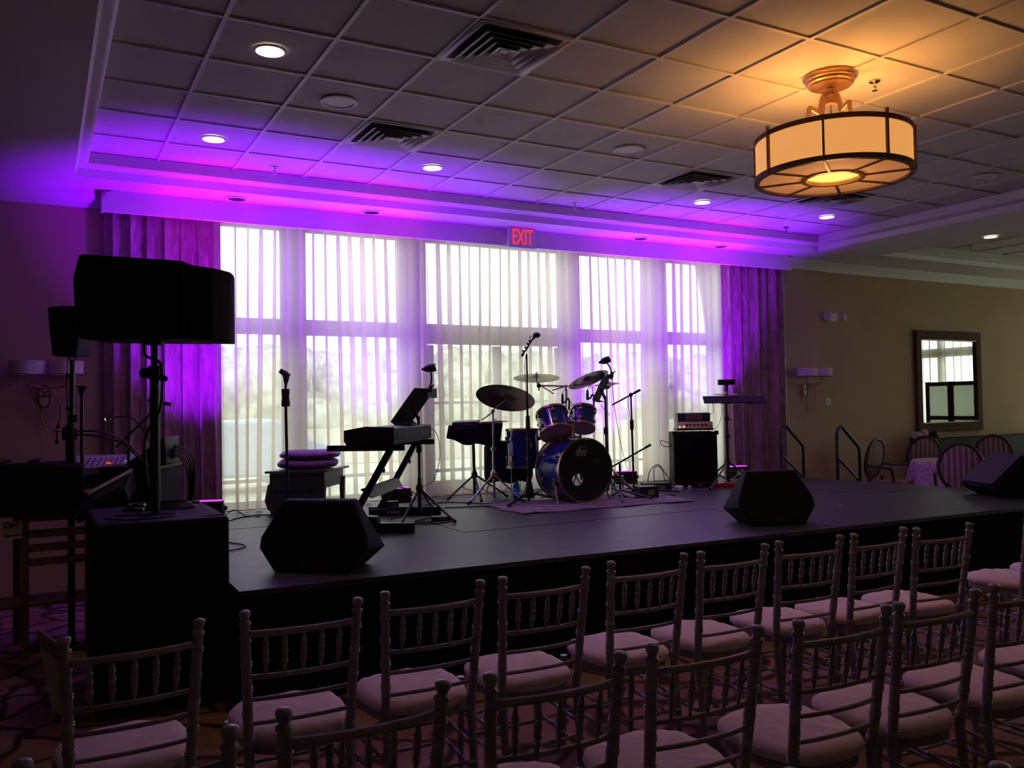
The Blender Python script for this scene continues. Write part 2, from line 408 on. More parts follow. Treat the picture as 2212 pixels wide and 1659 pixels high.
def bez(pts, n=8):                    # smooth curve through points
    P = [Vector(p) for p in pts]; out = []
    for i in range(len(P)-1):
        p0 = P[max(i-1, 0)]; p1 = P[i]; p2 = P[i+1]; p3 = P[min(i+2, len(P)-1)]
        for k in range(n):
            t = k/n; out.append(.5*((2*p1)+(p2-p0)*t+(2*p0-5*p1+4*p2-p3)*t*t+(3*p1-p0-3*p2+p3)*t**3))
    out.append(P[-1]); return out

# ================================================================== the setting
CZ, SZ = 3.68, 3.50           # tray ceiling, soffit
XL, XR, YF, YB = -4.5, 15.6, -4.5, 8.36
T = .6096; GX, GY = .872, 4.695       # tile grid
struct('floor', MB().box(((XL+XR)/2, (YF+YB)/2, -.05), (XR-XL, YB-YF, .1)), M_CARPET)

# ceiling tray over the hall: tiles, tee grid, cove moulding
tx0, tx1, ty0, ty1 = .344, 8.70, -3.0, 7.66
struct('ceiling', MB().box(((tx0+tx1)/2, (ty0+ty1)/2, CZ+.03), (tx1-tx0+.4, ty1-ty0+.4, .05)), M_CEIL)
g = MB()
k = -3
x = GX-T
while x < tx1:
    if x > tx0+.02: g.box((x, (ty0+ty1)/2, CZ-.001), (.024, ty1-ty0, .012))
    x += T
y = GY-T*13
while y < ty1-.02:
    if y > ty0: g.box(((tx0+tx1)/2, y, CZ-.0015), (tx1-tx0, .024, .010))
    y += T
struct('trim_1', g, M_GRID, 'metal tee grid of the ceiling')
# soffit pieces around the trays (tray 2 lies further right)
ux0, ux1, uy0, uy1 = 9.93, 14.6, -3.0, 7.55
ox0, ox1, oy1 = tx0-.1, tx1+.1, ty1+.1
s = MB()
def rect(mb, a, b, c, d): mb.box(((a+b)/2, (c+d)/2, SZ+.04), (b-a, d-c, .08))
q0, q1, q2 = ux0-.1, ux1+.1, uy1+.1
rect(s, XL, ox0, YF, YB); rect(s, ox0, q0, oy1, YB); rect(s, q0, XR, q2, YB); rect(s, ox1, q0, YF, oy1); rect(s, q1, XR, YF, q2)
rect(s, ox0, ox1, YF, ty0-.1); rect(s, q0, q1, YF, uy0-.1)
struct('ceiling_soffit', s, M_SOF)
struct('ceiling_side', MB().box(((ux0+ux1)/2, (uy0+uy1)/2, CZ+.03), (ux1-ux0+.3, uy1-uy0+.3, .05)), M_CEIL)
g = MB(); y = GY-T*13
while y < uy1: 
    g.box(((ux0+ux1)/2, y, CZ-.0015), (ux1-ux0, .024, .01)); y += T
x = GX+T*15
while x < ux1:
    g.box((x, (uy0+uy1)/2, CZ-.001), (.024, uy1-uy0, .012)); x += T
struct('trim_2', g, M_GRID)
prof = [(.10, SZ-.001), (.072, SZ+.062), (.03, SZ+.07), (.0, SZ+.09), (-.002, CZ), (.098, CZ+.005), (.098, SZ)]
def ring(x0, x1, y0, y1): return [(x0, y0), (x0, y1), (x1, y1), (x1, y0)]
prof_in = [(-o, z) for o, z in prof]
struct('trim_3', MB().sweep(prof_in, ring(tx0, tx1, ty0, ty1), True), M_TRIM, 'moulding around the main ceiling tray')
struct('trim_4', MB().sweep(prof_in, ring(ux0, ux1, uy0, uy1), True), M_TRIM, 'moulding around the side ceiling tray')

# back wall with the window opening
WX0, WX1, WZ1 = 1.40, 7.92, 3.42
WT = .36
w = MB()
w.box(((XL+WX0)/2, YB+WT/2, SZ/2), (WX0-XL, WT, SZ)); w.box(((WX1+9.55)/2, YB+WT/2, SZ/2), (9.55-WX1, WT, SZ)); w.box(((WX0+WX1)/2, YB+WT/2, (WZ1+SZ)/2), (WX1-WX0, WT, SZ-WZ1))
w.box(((9.55+XR)/2, YB+.05+(WT-.05)/2, SZ/2), (XR-9.55, WT-.05, SZ))
w.box(((WX0+WX1)/2, YB+WT/2, .32), (WX1-WX0, WT, .64))
struct('wall_back', w, M_WALL)
struct('wall_left', MB().box((XL-.1, (YF+YB)/2, SZ/2), (.2, YB-YF, SZ)), M_WALL)
struct('wall_front', MB().box(((XL+XR)/2, YF-.1, SZ/2), (XR-XL, .2, SZ)), M_WALL)
# right wall with a wide window
RY0, RY1, RZ0, RZ1 = .6, 8.0, .35, 3.2
w = MB()
w.box((XR+.1, (YF+RY0)/2, SZ/2), (.2, RY0-YF, SZ)); w.box((XR+.1, (RY1+YB)/2, SZ/2), (.2, YB-RY1+.05, SZ))
w.box((XR+.1, (RY0+RY1)/2, RZ0/2), (.2, RY1-RY0, RZ0)); w.box((XR+.1, (RY0+RY1)/2, (RZ1+SZ)/2), (.2, RY1-RY0, SZ-RZ1))
struct('wall_right', w, M_WALL)
# crown moulding on the back wall, either side of the curtain header
cp = [(0, SZ-.125), (.012, SZ-.125), (.02, SZ-.10), (.05, SZ-.055), (.09, SZ-.02), (.10, SZ), (0, SZ)]
struct('trim_5', MB().sweep(cp, [(XL, YB), (.52, YB)]), M_TRIM, 'crown moulding left of the curtains')
struct('trim_6', MB().sweep(cp, [(8.68, YB), (9.55, YB), (9.55, YB+.05), (XR, YB+.05)]), M_TRIM, 'crown moulding right of the curtains')
struct('baseboard_back', MB().sweep([(0, 0), (.015, 0), (.015, .1), (.006, .12), (0, .12)], [(8.8, YB), (9.55, YB), (9.55, YB+.05), (XR, YB+.05)]), M_TRIM)

# windows: frames, mullions, transom and panes
def bay(n, x0, x1, door=False):
    x0 *= 1.0225; x1 *= 1.0225
    fz = 2.48; tz = 2.325 if not door else 2.265
    o = bpy.data.objects.new('window_%d' % n, None); COL.objects.link(o); o['kind'] = 'structure'; o.location = (x0, YB+.28, .63)
    off = Vector(o.location); yy = YB+.28
    f = MB(); b = .035
    f.box((x0+b/2, yy, 2.04), (b, .07, 2.78)); f.box((x1-b/2, yy, 2.04), (b, .07, 2.78))
    f.box(((x0+x1)/2, yy, 3.40), (x1-x0, .07, .05)); f.box(((x0+x1)/2, yy, (fz+tz)/2), (x1-x0, .10, fz-tz)); f.box(((x0+x1)/2, yy, .66), (x1-x0, .09, .05))
    f.box(((x0+x1)/2, yy, .88), (x1-x0, .06, .035))
    if door:
        xm = (x0+x1)/2; f.box((xm, yy, 1.45), (.09, .06, 1.6)); f.box((x0+.07, yy, 1.45), (.09, .06, 1.6)); f.box((x1-.07, yy, 1.45), (.09, .06, 1.6)); f.box(((x0+x1)/2, yy, .72), (x1-x0, .05, .10))
        f.box(((x0+x1)/2, yy, 1.62), (x1-x0-.1, .05, .03))
    f.build('window_frame', M_FRAME, o, off=off)
    for z0, z1 in ((fz, 3.38), (.68, tz)):
        MB().box(((x0+x1)/2, yy, (z0+z1)/2), (x1-x0-.06, .008, z1-z0)).build('pane', GLASS, o, off=off)
bay(1, 1.44, 2.10); bay(2, 2.28, 3.34); bay(3, 3.57, 5.33, True); bay(4, 5.52, 6.53); bay(5, 6.79, 7.72)
p = MB()
for a, b in ((2.10, 2.28), (3.34, 3.57), (5.33, 5.52), (6.53, 6.79)): p.box(((a+b)/2*1.0225, YB+.28, 2.02), ((b-a)*1.0225, .09, 2.8))
struct('trim_7', p, M_FRAME, 'pillars between the windows')
o = bpy.data.objects.new('window_6', None); COL.objects.link(o); o['kind'] = 'structure'; o.location = (XR+.1, RY0, RZ0); off = Vector(o.location)
f = MB()
for y in (RY0+.03, 2.3, 4.1, 5.95, RY1-.03): f.box((XR+.1, y, (RZ0+RZ1)/2), (.1, .10, RZ1-RZ0))
for z, h in ((RZ0+.03, .06), (2.48, .17), (RZ1-.03, .06)): f.box((XR+.1, (RY0+RY1)/2, z), (.1, RY1-RY0, h))
f.build('window_frame', M_FRAME, o, off=off)
MB().box((XR+.1, (RY0+RY1)/2, (RZ0+RZ1)/2), (.008, RY1-RY0, RZ1-RZ0)).build('pane', GLASS, o, off=off)

# curtain header board with rounded top corners
vx0, vx1, vz0, vz1 = .47, 8.72, 3.31, SZ
def board(x0, x1, z0, z1, r, y0, y1):
    pts = [(x0, z0), (x1, z0)]
    for i in range(7):
        a = pi/2*i/6; pts.append((x1-r+r*cos(a), z1-r+r*sin(a)))
    for i in range(7):
        a = pi/2+pi/2*i/6; pts.append((x0+r+r*cos(a), z1-r+r*sin(a)))
    n = len(pts); mb = MB()
    mb.add([(x, y0, z) for x, z in pts]+[(x, y1, z) for x, z in pts], [tuple(range(n)), tuple(range(n, 2*n))[::-1]]+[(i, (i+1) % n, n+(i+1) % n, n+i) for i in range(n)]); return mb
struct('trim_8', board(vx0, vx1, vz0, vz1, .11, 8.13, 8.17), M_SOF, 'header board above the curtains')
struct('trim_9', MB().box((vx0+.01, 8.26, (vz0+vz1)/2), (.02, .19, vz1-vz0-.02)).box((vx1-.01, 8.26, (vz0+vz1)/2), (.02, .19, vz1-vz0-.02)), M_SOF)

# ---------------- outdoors, seen through the curtains
GRD = mat('pale_paving', (.55, .58, .44), .9, var=.12, vscale=.4)
struct('floor_outside', MB().box((8, 40, -.08), (160, 62, .1)).box((45, 0, -.085), (58, 160, .1)), GRD)
M_LEAF = mat('hazed_foliage', (.60, .62, .50), .9, var=.3, vscale=2)  # daylight haze is put into the pale leaf colour
def treeline(x, y, r, h, lab):
    t = Thing('tree', lab, 'tree', (x, y, -.03))
    rnd = random.Random(int(x*13+y))
    t.part('trunk', MB().tube([(x, y, -.03), (x+.1, y, h*.3), (x, y+.1, h*.6)], [.25, .2, .1]), M_WOODL)
    c = MB()
    for i in range(34):
        a = rnd.uniform(0, 6.28); q = rnd.uniform(0, r*.8); zz = rnd.uniform(.22, .82)*h
        c.sph((x+cos(a)*q, y+sin(a)*q*.5, zz), h*rnd.uniform(.14, .2), 8, 6)
    t.part('crown', c, M_LEAF)
for i, (x, y, r, h) in enumerate(((2, 44, 5, 5.3), (11.2, 45, 5, 4.9), (20.4, 44.5, 5, 5.2), (29.6, 45, 5, 4.8), (38.8, 44, 5, 5.2), (48, 43, 5, 5.0))):
    treeline(x, y, r, h, 'pale hazy tree beyond the window, %s' % ('leftmost of the row', 'second of the row from the left', 'third of the row from the left', 'fourth of the row from the left', 'fifth of the row from the left', 'last of the row on the right')[i])
hm = MB()
def hf(u, v):
    x = -25+100*u; z = 5.15+.16*sin(x*.7)+.12*sin(x*2.1+1)
    return Vector((x, 51.5+1.0*sin(x*.9)*(1-v)+(v-.5)*1.5, z*min(1, v*1.05)))
hm.grid(hf, 220, 10)
solo('hedge', hm, M_LEAF, 'long pale hedge closing the grounds outside behind the trees', 'hedge', solid=.4)
# a bluish car on the forecourt
def car(x, y, rz):
    t = Thing('car', 'pale blue car parked outside behind the sheer curtains', 'car', (x, y, -.03), rz, local=True)
    mc = mat('car_paint', (.28, .36, .5), .3, coat=.5); b = MB()
    sec = [(-2.1, .35), (-2.15, .7), (-1.9, .85), (-1.2, .95), (-.6, 1.38), (.7, 1.42), (1.4, 1.0), (2.0, .85), (2.15, .6), (2.1, .3)]
    n = len(sec); b.add([(x, -.85, z) for x, z in sec]+[(x, .85, z) for x, z in sec], [tuple(range(n)), tuple(range(n, 2*n))[::-1]]+[(i, (i+1) % n, n+(i+1) % n, n+i) for i in range(n)])
    t.part('body', b, mc, bev=.06)
    for sx in (-1.35, 1.3):
        for sy in (-.8, .8): t.part('wheel', MB().lathe([(.32, -.1), (.32, .1)], (sx, sy, .32), (0, 1, 0), 16), M_BLK)
car(3.2, 17.5, .15)
wl = MB().box((9, 24, .5), (34, .25, 1.0)); solo('garden_wall', wl, mat('pale_render', (.62, .58, .5), .8), 'low pale garden wall across the grounds outside', 'wall')

# ================================================================== curtains
def cloth(x0, x1, z0, z1, y, period, ov, amp, nz, seed, pinch=.5, drift=.03, zjit=0):
    rnd = random.Random(seed); n = max(3, int(round((x1-x0)/period))); S = 10
    fr = [(rnd.uniform(.6, 1.25), rnd.uniform(.5, 1.3), rnd.uniform(-1, 1)) for _ in range(n+1)]
    dr = [rnd.uniform(-1, 1) for _ in range(5)]
    def fn(u, v):
        q = u*n; i = min(n-1, int(q)); f = q-i; a = fr[i]; b = fr[i+1]; w = f*f*(3-2*f)
        A = a[0]*(1-w)+b[0]*w; B = a[1]*(1-w)+b[1]*w; Cc = a[2]*(1-w)+b[2]*w
        t = 1-v                                   # v=1 top
        soft = 1-pinch*(1-t)**6 + .12*sin(t*5+Cc*3)
        ph = 2*pi*q+.5*Cc*sin(t*2.3+Cc*2)*t
        X = x0+(x1-x0)*u + ov*period*A*sin(ph)*(.75+.25*soft)*min(1, u*12)*min(1, (1-u)*12)
        X += drift*sin(u*7+seed)*t*min(1, u*8)*min(1, (1-u)*8)*(1+.4*dr[i % 5])
        Y = y + amp*B*cos(ph)*soft + amp*.35*sin(ph*.5+Cc)
        return Vector((X, Y, z0+(z1-z0)*v+zjit*sin(ph)*(1-v)))
    mb = MB(); mb.grid(fn, n*S+1, nz); return mb
ps = (('left panel of the sheer voile curtains, beside the purple-lit left drape', 1.42, 3.53), ('middle panel of the sheer voile curtains, behind the drum kit', 3.50, 5.47), ('right panel of the sheer voile curtains, behind the amplifier', 5.42, 7.66))
for i, (lb, a, b) in enumerate(ps):
    solo('sheer_curtain', cloth(a, b, .64, 3.36, 8.285, .125, .40, .030, 26, 3+i*5, .45, .035), M_SHEER, lb, 'curtain', 'sheer curtains over the stage windows', smooth=60)
solo('drape', cloth(.49, 1.47, .65, 3.36, 8.215, .145, .24, .050, 40, 21, .3, .02), M_DRAPE, 'opaque satin drape at the left end of the window, glowing purple', 'curtain', 'opaque drapes at the ends of the window', smooth=60)
solo('drape', cloth(7.60, 8.70, .65, 3.36, 8.215, .15, .24, .052, 40, 33, .3, .02), M_DRAPE, 'opaque satin drape at the right end of the window, beside the wall sconce', 'curtain', 'opaque drapes at the ends of the window', smooth=60)
# sheers over the window of the right wall, seen in the mirror
def sw(mb):
    for q in mb.v: q.x, q.y = XR-.12+(q.y-8.0), q.x
    return mb
solo('sheer_curtain', sw(cloth(RY0-.1, RY1+.2, .06, 3.35, 8.0, .16, .28, .035, 14, 77, .4, .03)), M_SHEER, 'sheer curtain reflected in the framed wall mirror', 'curtain', smooth=60)

# ================================================================== ceiling fittings
def vent(cx, cy, lab):
    t = Thing('air_vent', lab, 'vent', (cx, cy, CZ), 0, 'square air vents in the ceiling', local=True)
    q = T/2-.015
    t.part('backing', MB().box((0, 0, -.001), (2*q, 2*q, .01)), M_HOLE)
    def frus(h0, z0, h1, z1):
        mb = MB(); vs = [(-h0, -h0, z0), (h0, -h0, z0), (h0, h0, z0), (-h0, h0, z0), (-h1, -h1, z1), (h1, -h1, z1), (h1, h1, z1), (-h1, h1, z1)]
        return mb.add(vs, [(0, 1, 5, 4), (1, 2, 6, 5), (2, 3, 7, 6), (3, 0, 4, 7)])
    t.part('frame', frus(q, -.012, q-.055, .0).add([(-q, -q, -.012), (q, -q, -.012), (q, q, -.012), (-q, q, -.012), (-q-.012, -q-.012, -.008), (q+.012, -q-.012, -.008), (q+.012, q+.012, -.008), (-q-.012, q+.012, -.008)], [(0, 1, 5, 4), (1, 2, 6, 5), (2, 3, 7, 6), (3, 0, 4, 7)]), M_VENT, solid=.003)
    for h in (.236, .182, .128): t.part('louvre', frus(h, -.036, h-.050, -.010), M_VENT, solid=.003)
    t.part('centre_plate', frus(.074, -.036, .03, -.018).box((0, 0, -.02), (.05, .05, .003)), M_VENT)
vent(GX+2.5*T, GY-.5*T, 'large square air vent nearest the top edge of the photo')
vent(GX+2.5*T, GY+2.5*T, 'square air vent in line behind the nearest one, left of the exit sign')
vent(GX+7.5*T-.01, GY+2.5*T, 'square air vent left of the pendant lamp, further back')
vent(GX+10.5*T-.03, GY+2.45*T, 'square air vent partly hidden below the pendant lamp')
vent(GX+10.5*T, GY-1.5*T, 'square air vent cut off by the right edge of the photo')

def downlight(x, y, z, lab, group='recessed downlights in the ceiling', on=True, pw=14):
    t = Thing('downlight', lab, 'light', (x, y, z), 0, group, local=True)
    R = .078
    t.part('trim_ring', MB().lathe([(R, .0), (R+.022, -.003), (R+.022, -.009), (R+.004, -.012), (R, -.004)], seg=28, cap=False), M_WHITE)
    t.part('lamp', MB().lathe([(R-.001, -.004), (.0, -.0045)], seg=24), E_DOWN if on else M_HOLE)
    if on: spot('downlight_beam', (x, y, z-.02), (0, 0, -1), pw, (1, .62, .33), 110, .9, .07)
downlight(1.183, 5.022, CZ, 'lit downlight nearest the camera, largest of the recessed lights')
downlight(1.179, 6.869, CZ, 'lit downlight in the back left corner of the ceiling tray')
downlight(3.021, 6.879, CZ, 'lit downlight right of the left-hand air vents, above the exit side')
downlight(6.092, 6.873, CZ, 'lit downlight below the air vent left of the pendant')
downlight(7.902, 6.824, CZ, 'lit downlight in the back right corner of the main ceiling tray')
downlight(10.89, 6.762, CZ, 'lit downlight in the side ceiling tray at far right')
downlight(3.021, 3.0, CZ, 'lit downlight above the chairs, out of view', pw=10)
for x, y, lb in ((1.572, 8.0, 'unlit soffit downlight above the left drape'), (2.857, 8.0, 'unlit soffit downlight above the window, second from the left drape'), (6.14, 8.0, 'unlit soffit downlight right of the exit sign'), (7.372, 8.0, 'unlit soffit downlight nearest the right drape')):
    downlight(x, y, SZ, lb, 'small unlit downlights in the soffit', on=False)
def cspk(x, y, lab):
    t = Thing('ceiling_speaker', lab, 'speaker', (x, y, CZ), 0, 'round ceiling speakers', local=True)
    t.part('rim', MB().lathe([(.105, 0), (.125, -.003), (.125, -.01), (.107, -.012), (.105, -.006)], seg=32, cap=False), M_WHITE)
    t.part('grille', MB().lathe([(.106, -.006), (.0, -.0075)], seg=32), M_GRID)
cspk(1.798, 5.665, 'round white ceiling speaker between the two left air vents'); cspk(4.274, 5.704, 'round white ceiling speaker in the middle of the ceiling')
cspk(7.864, 4.932, 'round ceiling speaker at right beyond the pendant lamp')
def sprink(x, y, z, lab):
    t = Thing('sprinkler', lab, 'sprinkler', (x, y, z), 0, 'fire sprinkler heads', local=True)
    t.part('escutcheon', MB().lathe([(.036, 0), (.036, -.004), (.02, -.012), (.0, -.013)], seg=20), M_CHROME)
    t.part('head', MB().lathe([(.009, -.01), (.009, -.03), (.014, -.034), (.014, -.038), (.005, -.042), (.005, -.058), (.0, -.059)], seg=12).tube([(-.012, 0, -.03), (-.015, 0, -.045), (0, 0, -.06)], .003, 6).tube([(.012, 0, -.03), (.015, 0, -.045), (0, 0, -.06)], .003, 6), M_CHROME)
    t.part('deflector', MB().lathe([(.019, -.059), (.019, -.062), (.0, -.062)], seg=16), M_CHROME)
sprink(1.791, 7.478, CZ, 'sprinkler head above the left end of the window'); sprink(4.915, 7.507, CZ, 'sprinkler head above the exit sign')
sprink(7.924, 7.458, CZ, 'sprinkler head near the back right corner of the tray'); sprink(4.839, 3.76, CZ, 'sprinkler head beside the pendant canopy')
sprink(11.3, 7.3, CZ, 'sprinkler head in the side ceiling at far right')

# exit sign hanging from the soffit
t = Thing('exit_sign', 'white exit sign with red lit letters below the soffit', 'sign', (4.585, 8.07, 3.50))
t.part('housing', MB().box((4.585, 8.07, 3.388), (.335, .045, .215)), M_WHITE, bev=.006)
t.part('canopy', MB().box((4.585, 8.07, 3.4965), (.19, .05, .012)), M_WHITE)
t.part('lettering', text_mb('EXIT', .235, (4.585, 8.0465, 3.392), (1, 0, 0), (0, 0, 1), .001, .0035, sx=.54), E_EXIT, label='red letters reading EXIT')

# pendant drum lamp
LX, LY = 4.50, 3.83
t = Thing('pendant_lamp', 'drum pendant lamp with amber glass shade and bronze bands', 'lamp', (LX, LY, CZ), radians(34.9), local=True)
dz = -CZ
t.part('canopy', MB().lathe([(0, 0), (.168, 0), (.17, -.012), (.163, -.02), (.158, -.03), (.150, -.034), (.146, -.05), (.132, -.056), (.130, -.068), (.02, -.075), (0, -.075)], seg=40), M_BRONZE)
t.part('hub', MB().lathe([(0, -.075), (.02, -.08), (.02, -.115), (.038, -.125), (.042, -.17), (.036, -.185), (.0, -.19)], seg=20).tube([(0, 0, -.18), (0, 0, -.60)], .007, 8), M_BRONZE)
for k in range(4):
    a = pi/4+k*pi/2; c, s_ = cos(a), sin(a)
    P = [(.02, -.11), (.05, -.125), (.072, -.16), (.082, -.205), (.088, -.25), (.15, -.225), (.17, -.222), (.172, -.25), (.19, -.33), (.24, -.42)]
    P2 = [(.088, -.245), (.09, -.30), (.13, -.315), (.165, -.335), (.19, -.39)]
    mb = MB()
    for Q in (P[:5]+P[5:], ): 
        for i in range(len(Q)-1):
            mb.bar((Q[i][0]*c, Q[i][0]*s_, Q[i][1]), (Q[i+1][0]*c, Q[i+1][0]*s_, Q[i+1][1]), .026, .012, (-s_, c, 0))
    for i in range(len(P2)-1): mb.bar((P2[i][0]*c, P2[i][0]*s_, P2[i][1]), (P2[i+1][0]*c, P2[i+1][0]*s_, P2[i+1][1]), .022, .010, (-s_, c, 0))
    t.part('arm', mb, M_BRONZE)
RS = .478; ZT, ZB_ = -.395, -.66
def bandmb(R, z0, z1, th=.012): return MB().lathe([(R-th, z0), (R+th*.5, z0), (R+th*.5, z1), (R-th, z1), (R-th, z0)], seg=64, cap=False)
sh = t.part('shade', MB().lathe([(RS-.006, ZB_+.01), (RS, ZB_+.01), (RS, ZT-.01), (RS-.006, ZT-.01), (RS-.006, ZB_+.01)], seg=64, cap=False), M_SHADE, label='glowing amber glass drum')
t.part('top_band', bandmb(RS+.002, ZT-.03, ZT), M_LAMPD); t.part('bottom_band', bandmb(RS+.002, ZB_-.012, ZB_+.02, .022), M_LAMPD)
t.part('bottom_panel', MB().lathe([(RS-.02, ZB_+.002), (.185, ZB_-.004), (.185, ZB_+.002), (RS-.02, ZB_+.008)], seg=64, cap=False), M_SHADEB, label='amber glass ring under the drum')
t.part('inner_ring', MB().lathe([(.165, ZB_-.014), (.197, ZB_-.014), (.197, ZB_+.006), (.165, ZB_+.006), (.165, ZB_-.014)], seg=48, cap=False), M_LAMPD)
t.part('inner_rim', MB().lathe([(.166, ZB_), (.17, ZB_), (.17, ZB_+.045), (.166, ZB_+.045), (.166, ZB_)], seg=40, cap=False), M_BRONZE)
t.part('diffuser', MB().lathe([(.0, ZB_+.014), (.166, ZB_+.014), (.166, ZB_+.018), (0, ZB_+.018)], seg=40), E_BULB, label='bright yellow diffuser')
for k in range(8):
    a = k*pi/4; c, s_ = cos(a), sin(a)
    t.part('rib', MB().bar((.19*c, .19*s_, ZB_-.008), (RS*c, RS*s_, ZB_-.008), .009 if k not in (0, 4) else .016, .012), M_LAMPD)
    if 1:
        t.part('upright', MB().bar(((RS+.008)*c, (RS+.008)*s_, ZB_-.012), ((RS+.008)*c, (RS+.008)*s_, ZT+(.028 if k % 2 else 0)), .020, .012, (-s_, c, 0)), M_LAMPD)
for k in range(4):
    a = radians(12)+k*pi/2; point('pendant_bulb', (LX+.24*cos(a), LY+.24*sin(a), CZ-.54), 6.5, (1, .46, .12), .045)
point('pendant_glow', (LX, LY, CZ-.74), 7, (1, .45, .14), .12)

# ================================================================== stage
ST = .63
def fy(x): return 4.652-.040*(x-.908)
def rx(y): return 8.25+(7.6-y)*.16
t = Thing('stage', 'low black stage with worn painted deck panels and black skirt', 'stage', (4.5, 6.5, 0))
xs = [.908, 2.80, 5.21, 7.3, 9.9]; ys = [4.4, 5.87, 7.10, 8.33]
for i in range(4):
    for j in range(3):
        a, b, c, d = xs[i]+.003, xs[i+1]-.003, ys[j]+.003, ys[j+1]-.003
        if i == 3: q0, q1 = rx(c), rx(d)
        else: q0 = q1 = b
        c0, c1 = (fy(a), fy(q0)) if j == 0 else (c, c)
        zz = ST-.002*((i+j) % 2)
        t.part('deck_panel', MB().prism([(a, c0), (q0, c1), (q1, d), (a, d)], ST-.03, zz), M_STAGE)
t.part('skirt', MB().prism([(.918, fy(.918)+.012), (8.66, fy(8.7)+.012), (8.16, 8.30), (.918, 8.30)], 0, ST-.03), M_CLOTHB)

def rail(x, y, lab):
    t = Thing('stair_handrail', lab, 'handrail', (x, y, 0), 0, 'stair handrails at the stage end')
    pts = [(x, y, .02), (x, y, 1.15)]+[(x+.075-.075*cos(a), y, 1.15+.11*sin(a)) for a in (radians(20), radians(45), radians(75), radians(100))]
    pts += [(x+.13, y, 1.225), (x+.36, y, 1.02), (x+.385, y, .985), (x+.39, y, .94), (x+.39, y, .0)]
    t.part('tube_frame', MB().tube(pts, .021, 10), M_BLKM)
    t.part('mid_rail', MB().tube([(x, y, .90), (x+.39, y, .58)], .015, 8), M_BLKM)
rail(8.235, 7.92, 'black stair handrail at the stage end, nearer the drape'); rail(8.33, 7.13, 'black stair handrail at the stage end, nearer the dining chairs')
t = Thing('stage_steps', 'black steps between the two handrails at the stage end', 'steps', (8.5, 7.55, 0))
t.part('tread', MB().box((8.55, 7.52, .40), (.26, .62, .04)), M_STAGE); t.part('tread', MB().box((8.80, 7.52, .2), (.26, .62, .04)), M_STAGE)
t.part('side_panel', MB().box((8.66, 7.2, .2), (.48, .03, .36)), M_CLOTHB); t.part('side_panel', MB().box((8.66, 7.84, .2), (.48, .03, .36)), M_CLOTHB)

# rug under the drums
def rugf(u, v):
    A, B, C_, D = Vector((3.665, 6.507, 0)), Vector((5.497, 6.407, 0)), Vector((5.713, 7.42, 0)), Vector((3.70, 7.34, 0))
    p = (A*(1-u)+B*u)*(1-v)+(D*(1-u)+C_*u)*v
    p.y += .02*sin(u*19)*(1-v); p.x += .02*sin(v*11)*(1-u); p.z = ST+.006+.004*sin(u*23+v*7)*max(0, 1-v*4)
    return p
solo('rug', MB().grid(rugf, 40, 16), M_RUG, 'thin greyish rug under the drum kit', 'rug', solid=.006)

# ================================================================== stage wedge monitors
def wedge(cx, cy, ang, lab, W=.60, flip=1):
    """floor monitor seen from behind; local x runs along its length"""
    t = Thing('stage_monitor', lab, 'speaker', (cx, cy, ST), ang, 'wedge monitors on the stage', local=True)
    b = W*.33; m = W*.50; tp = W*.33
    pts = [(-b, -.21, 0), (b, -.21, 0), (-b, .14, 0), (b, .14, 0), (-m, -.17, .135), (m, -.17, .135), (-m, -.15, .195), (m, -.15, .195), (-m, .17, .10), (m, .17, .10),
           (-tp, -.07, .405), (tp, -.07, .405), (-tp, .0, .41), (tp, .0, .41)]
    t.part('cabinet', MB().hull(pts), M_CAB, bev=.012)
    A, B, C_, D = [Vector(p) for p in ((-tp+.02, .012, .398), (tp-.02, .012, .398), (m-.05, .178, .12), (-m+.05, .178, .12))]
    t.part('grille', MB().slab([A, B, C_, D], .008), M_GRILLE)
    t.part('handle_recess', MB().hull([(m-.075, -.08, .24), (m-.055, -.08, .20), (m-.075, .02, .24), (m-.055, .02, .20), (m-.06, -.08, .255), (m-.035, -.08, .21), (m-.06, .02, .255), (m-.035, .02, .21)]), M_BLK)
    t.part('jack_plate', MB().box((-.02, -.203, .06), (.09, .008, .05), mx=Matrix.Rotation(radians(-14), 3, 'X')), M_BLK)
    return t
wedge(1.49, 5.10, radians(-38), 'black wedge monitor at front left of the stage, largest in view', .66)
wedge(5.02, 4.98, radians(-20), 'black wedge monitor at the front of the stage right of the drums', .62)
t = Thing('stage_monitor', 'black wedge monitor at far right, cut off by the photo edge', 'speaker', (8.05, 4.98, ST), 0, 'wedge monitors on the stage')
def M3(r, f, z): return Vector((8.0, 4.90, ST))+VR*r+VF*f+UP*z
pr = [(-.17, .10), (.15, .395), (.24, .35), (.42, .14), (.38, 0), (.0, 0), (-.12, .06)]
t.part('cabinet', MB().hull([M3(r+.03, -.05, z) for r, z in pr]+[M3(r-.03, .45, z) for r, z in pr]), M_CAB, bev=.012)
t.part('grille', MB().slab([M3(-.135, -.02, .125), M3(.165, -.02, .40), M3(.115, .42, .40), M3(-.185, .42, .125)], .008), mat('grey_grille_cloth', (.045, .04, .042), .7))
t.part('handle_recess', MB().box(M3(.18, -.058, .16), (.12, .006, .05)), M_BLK)

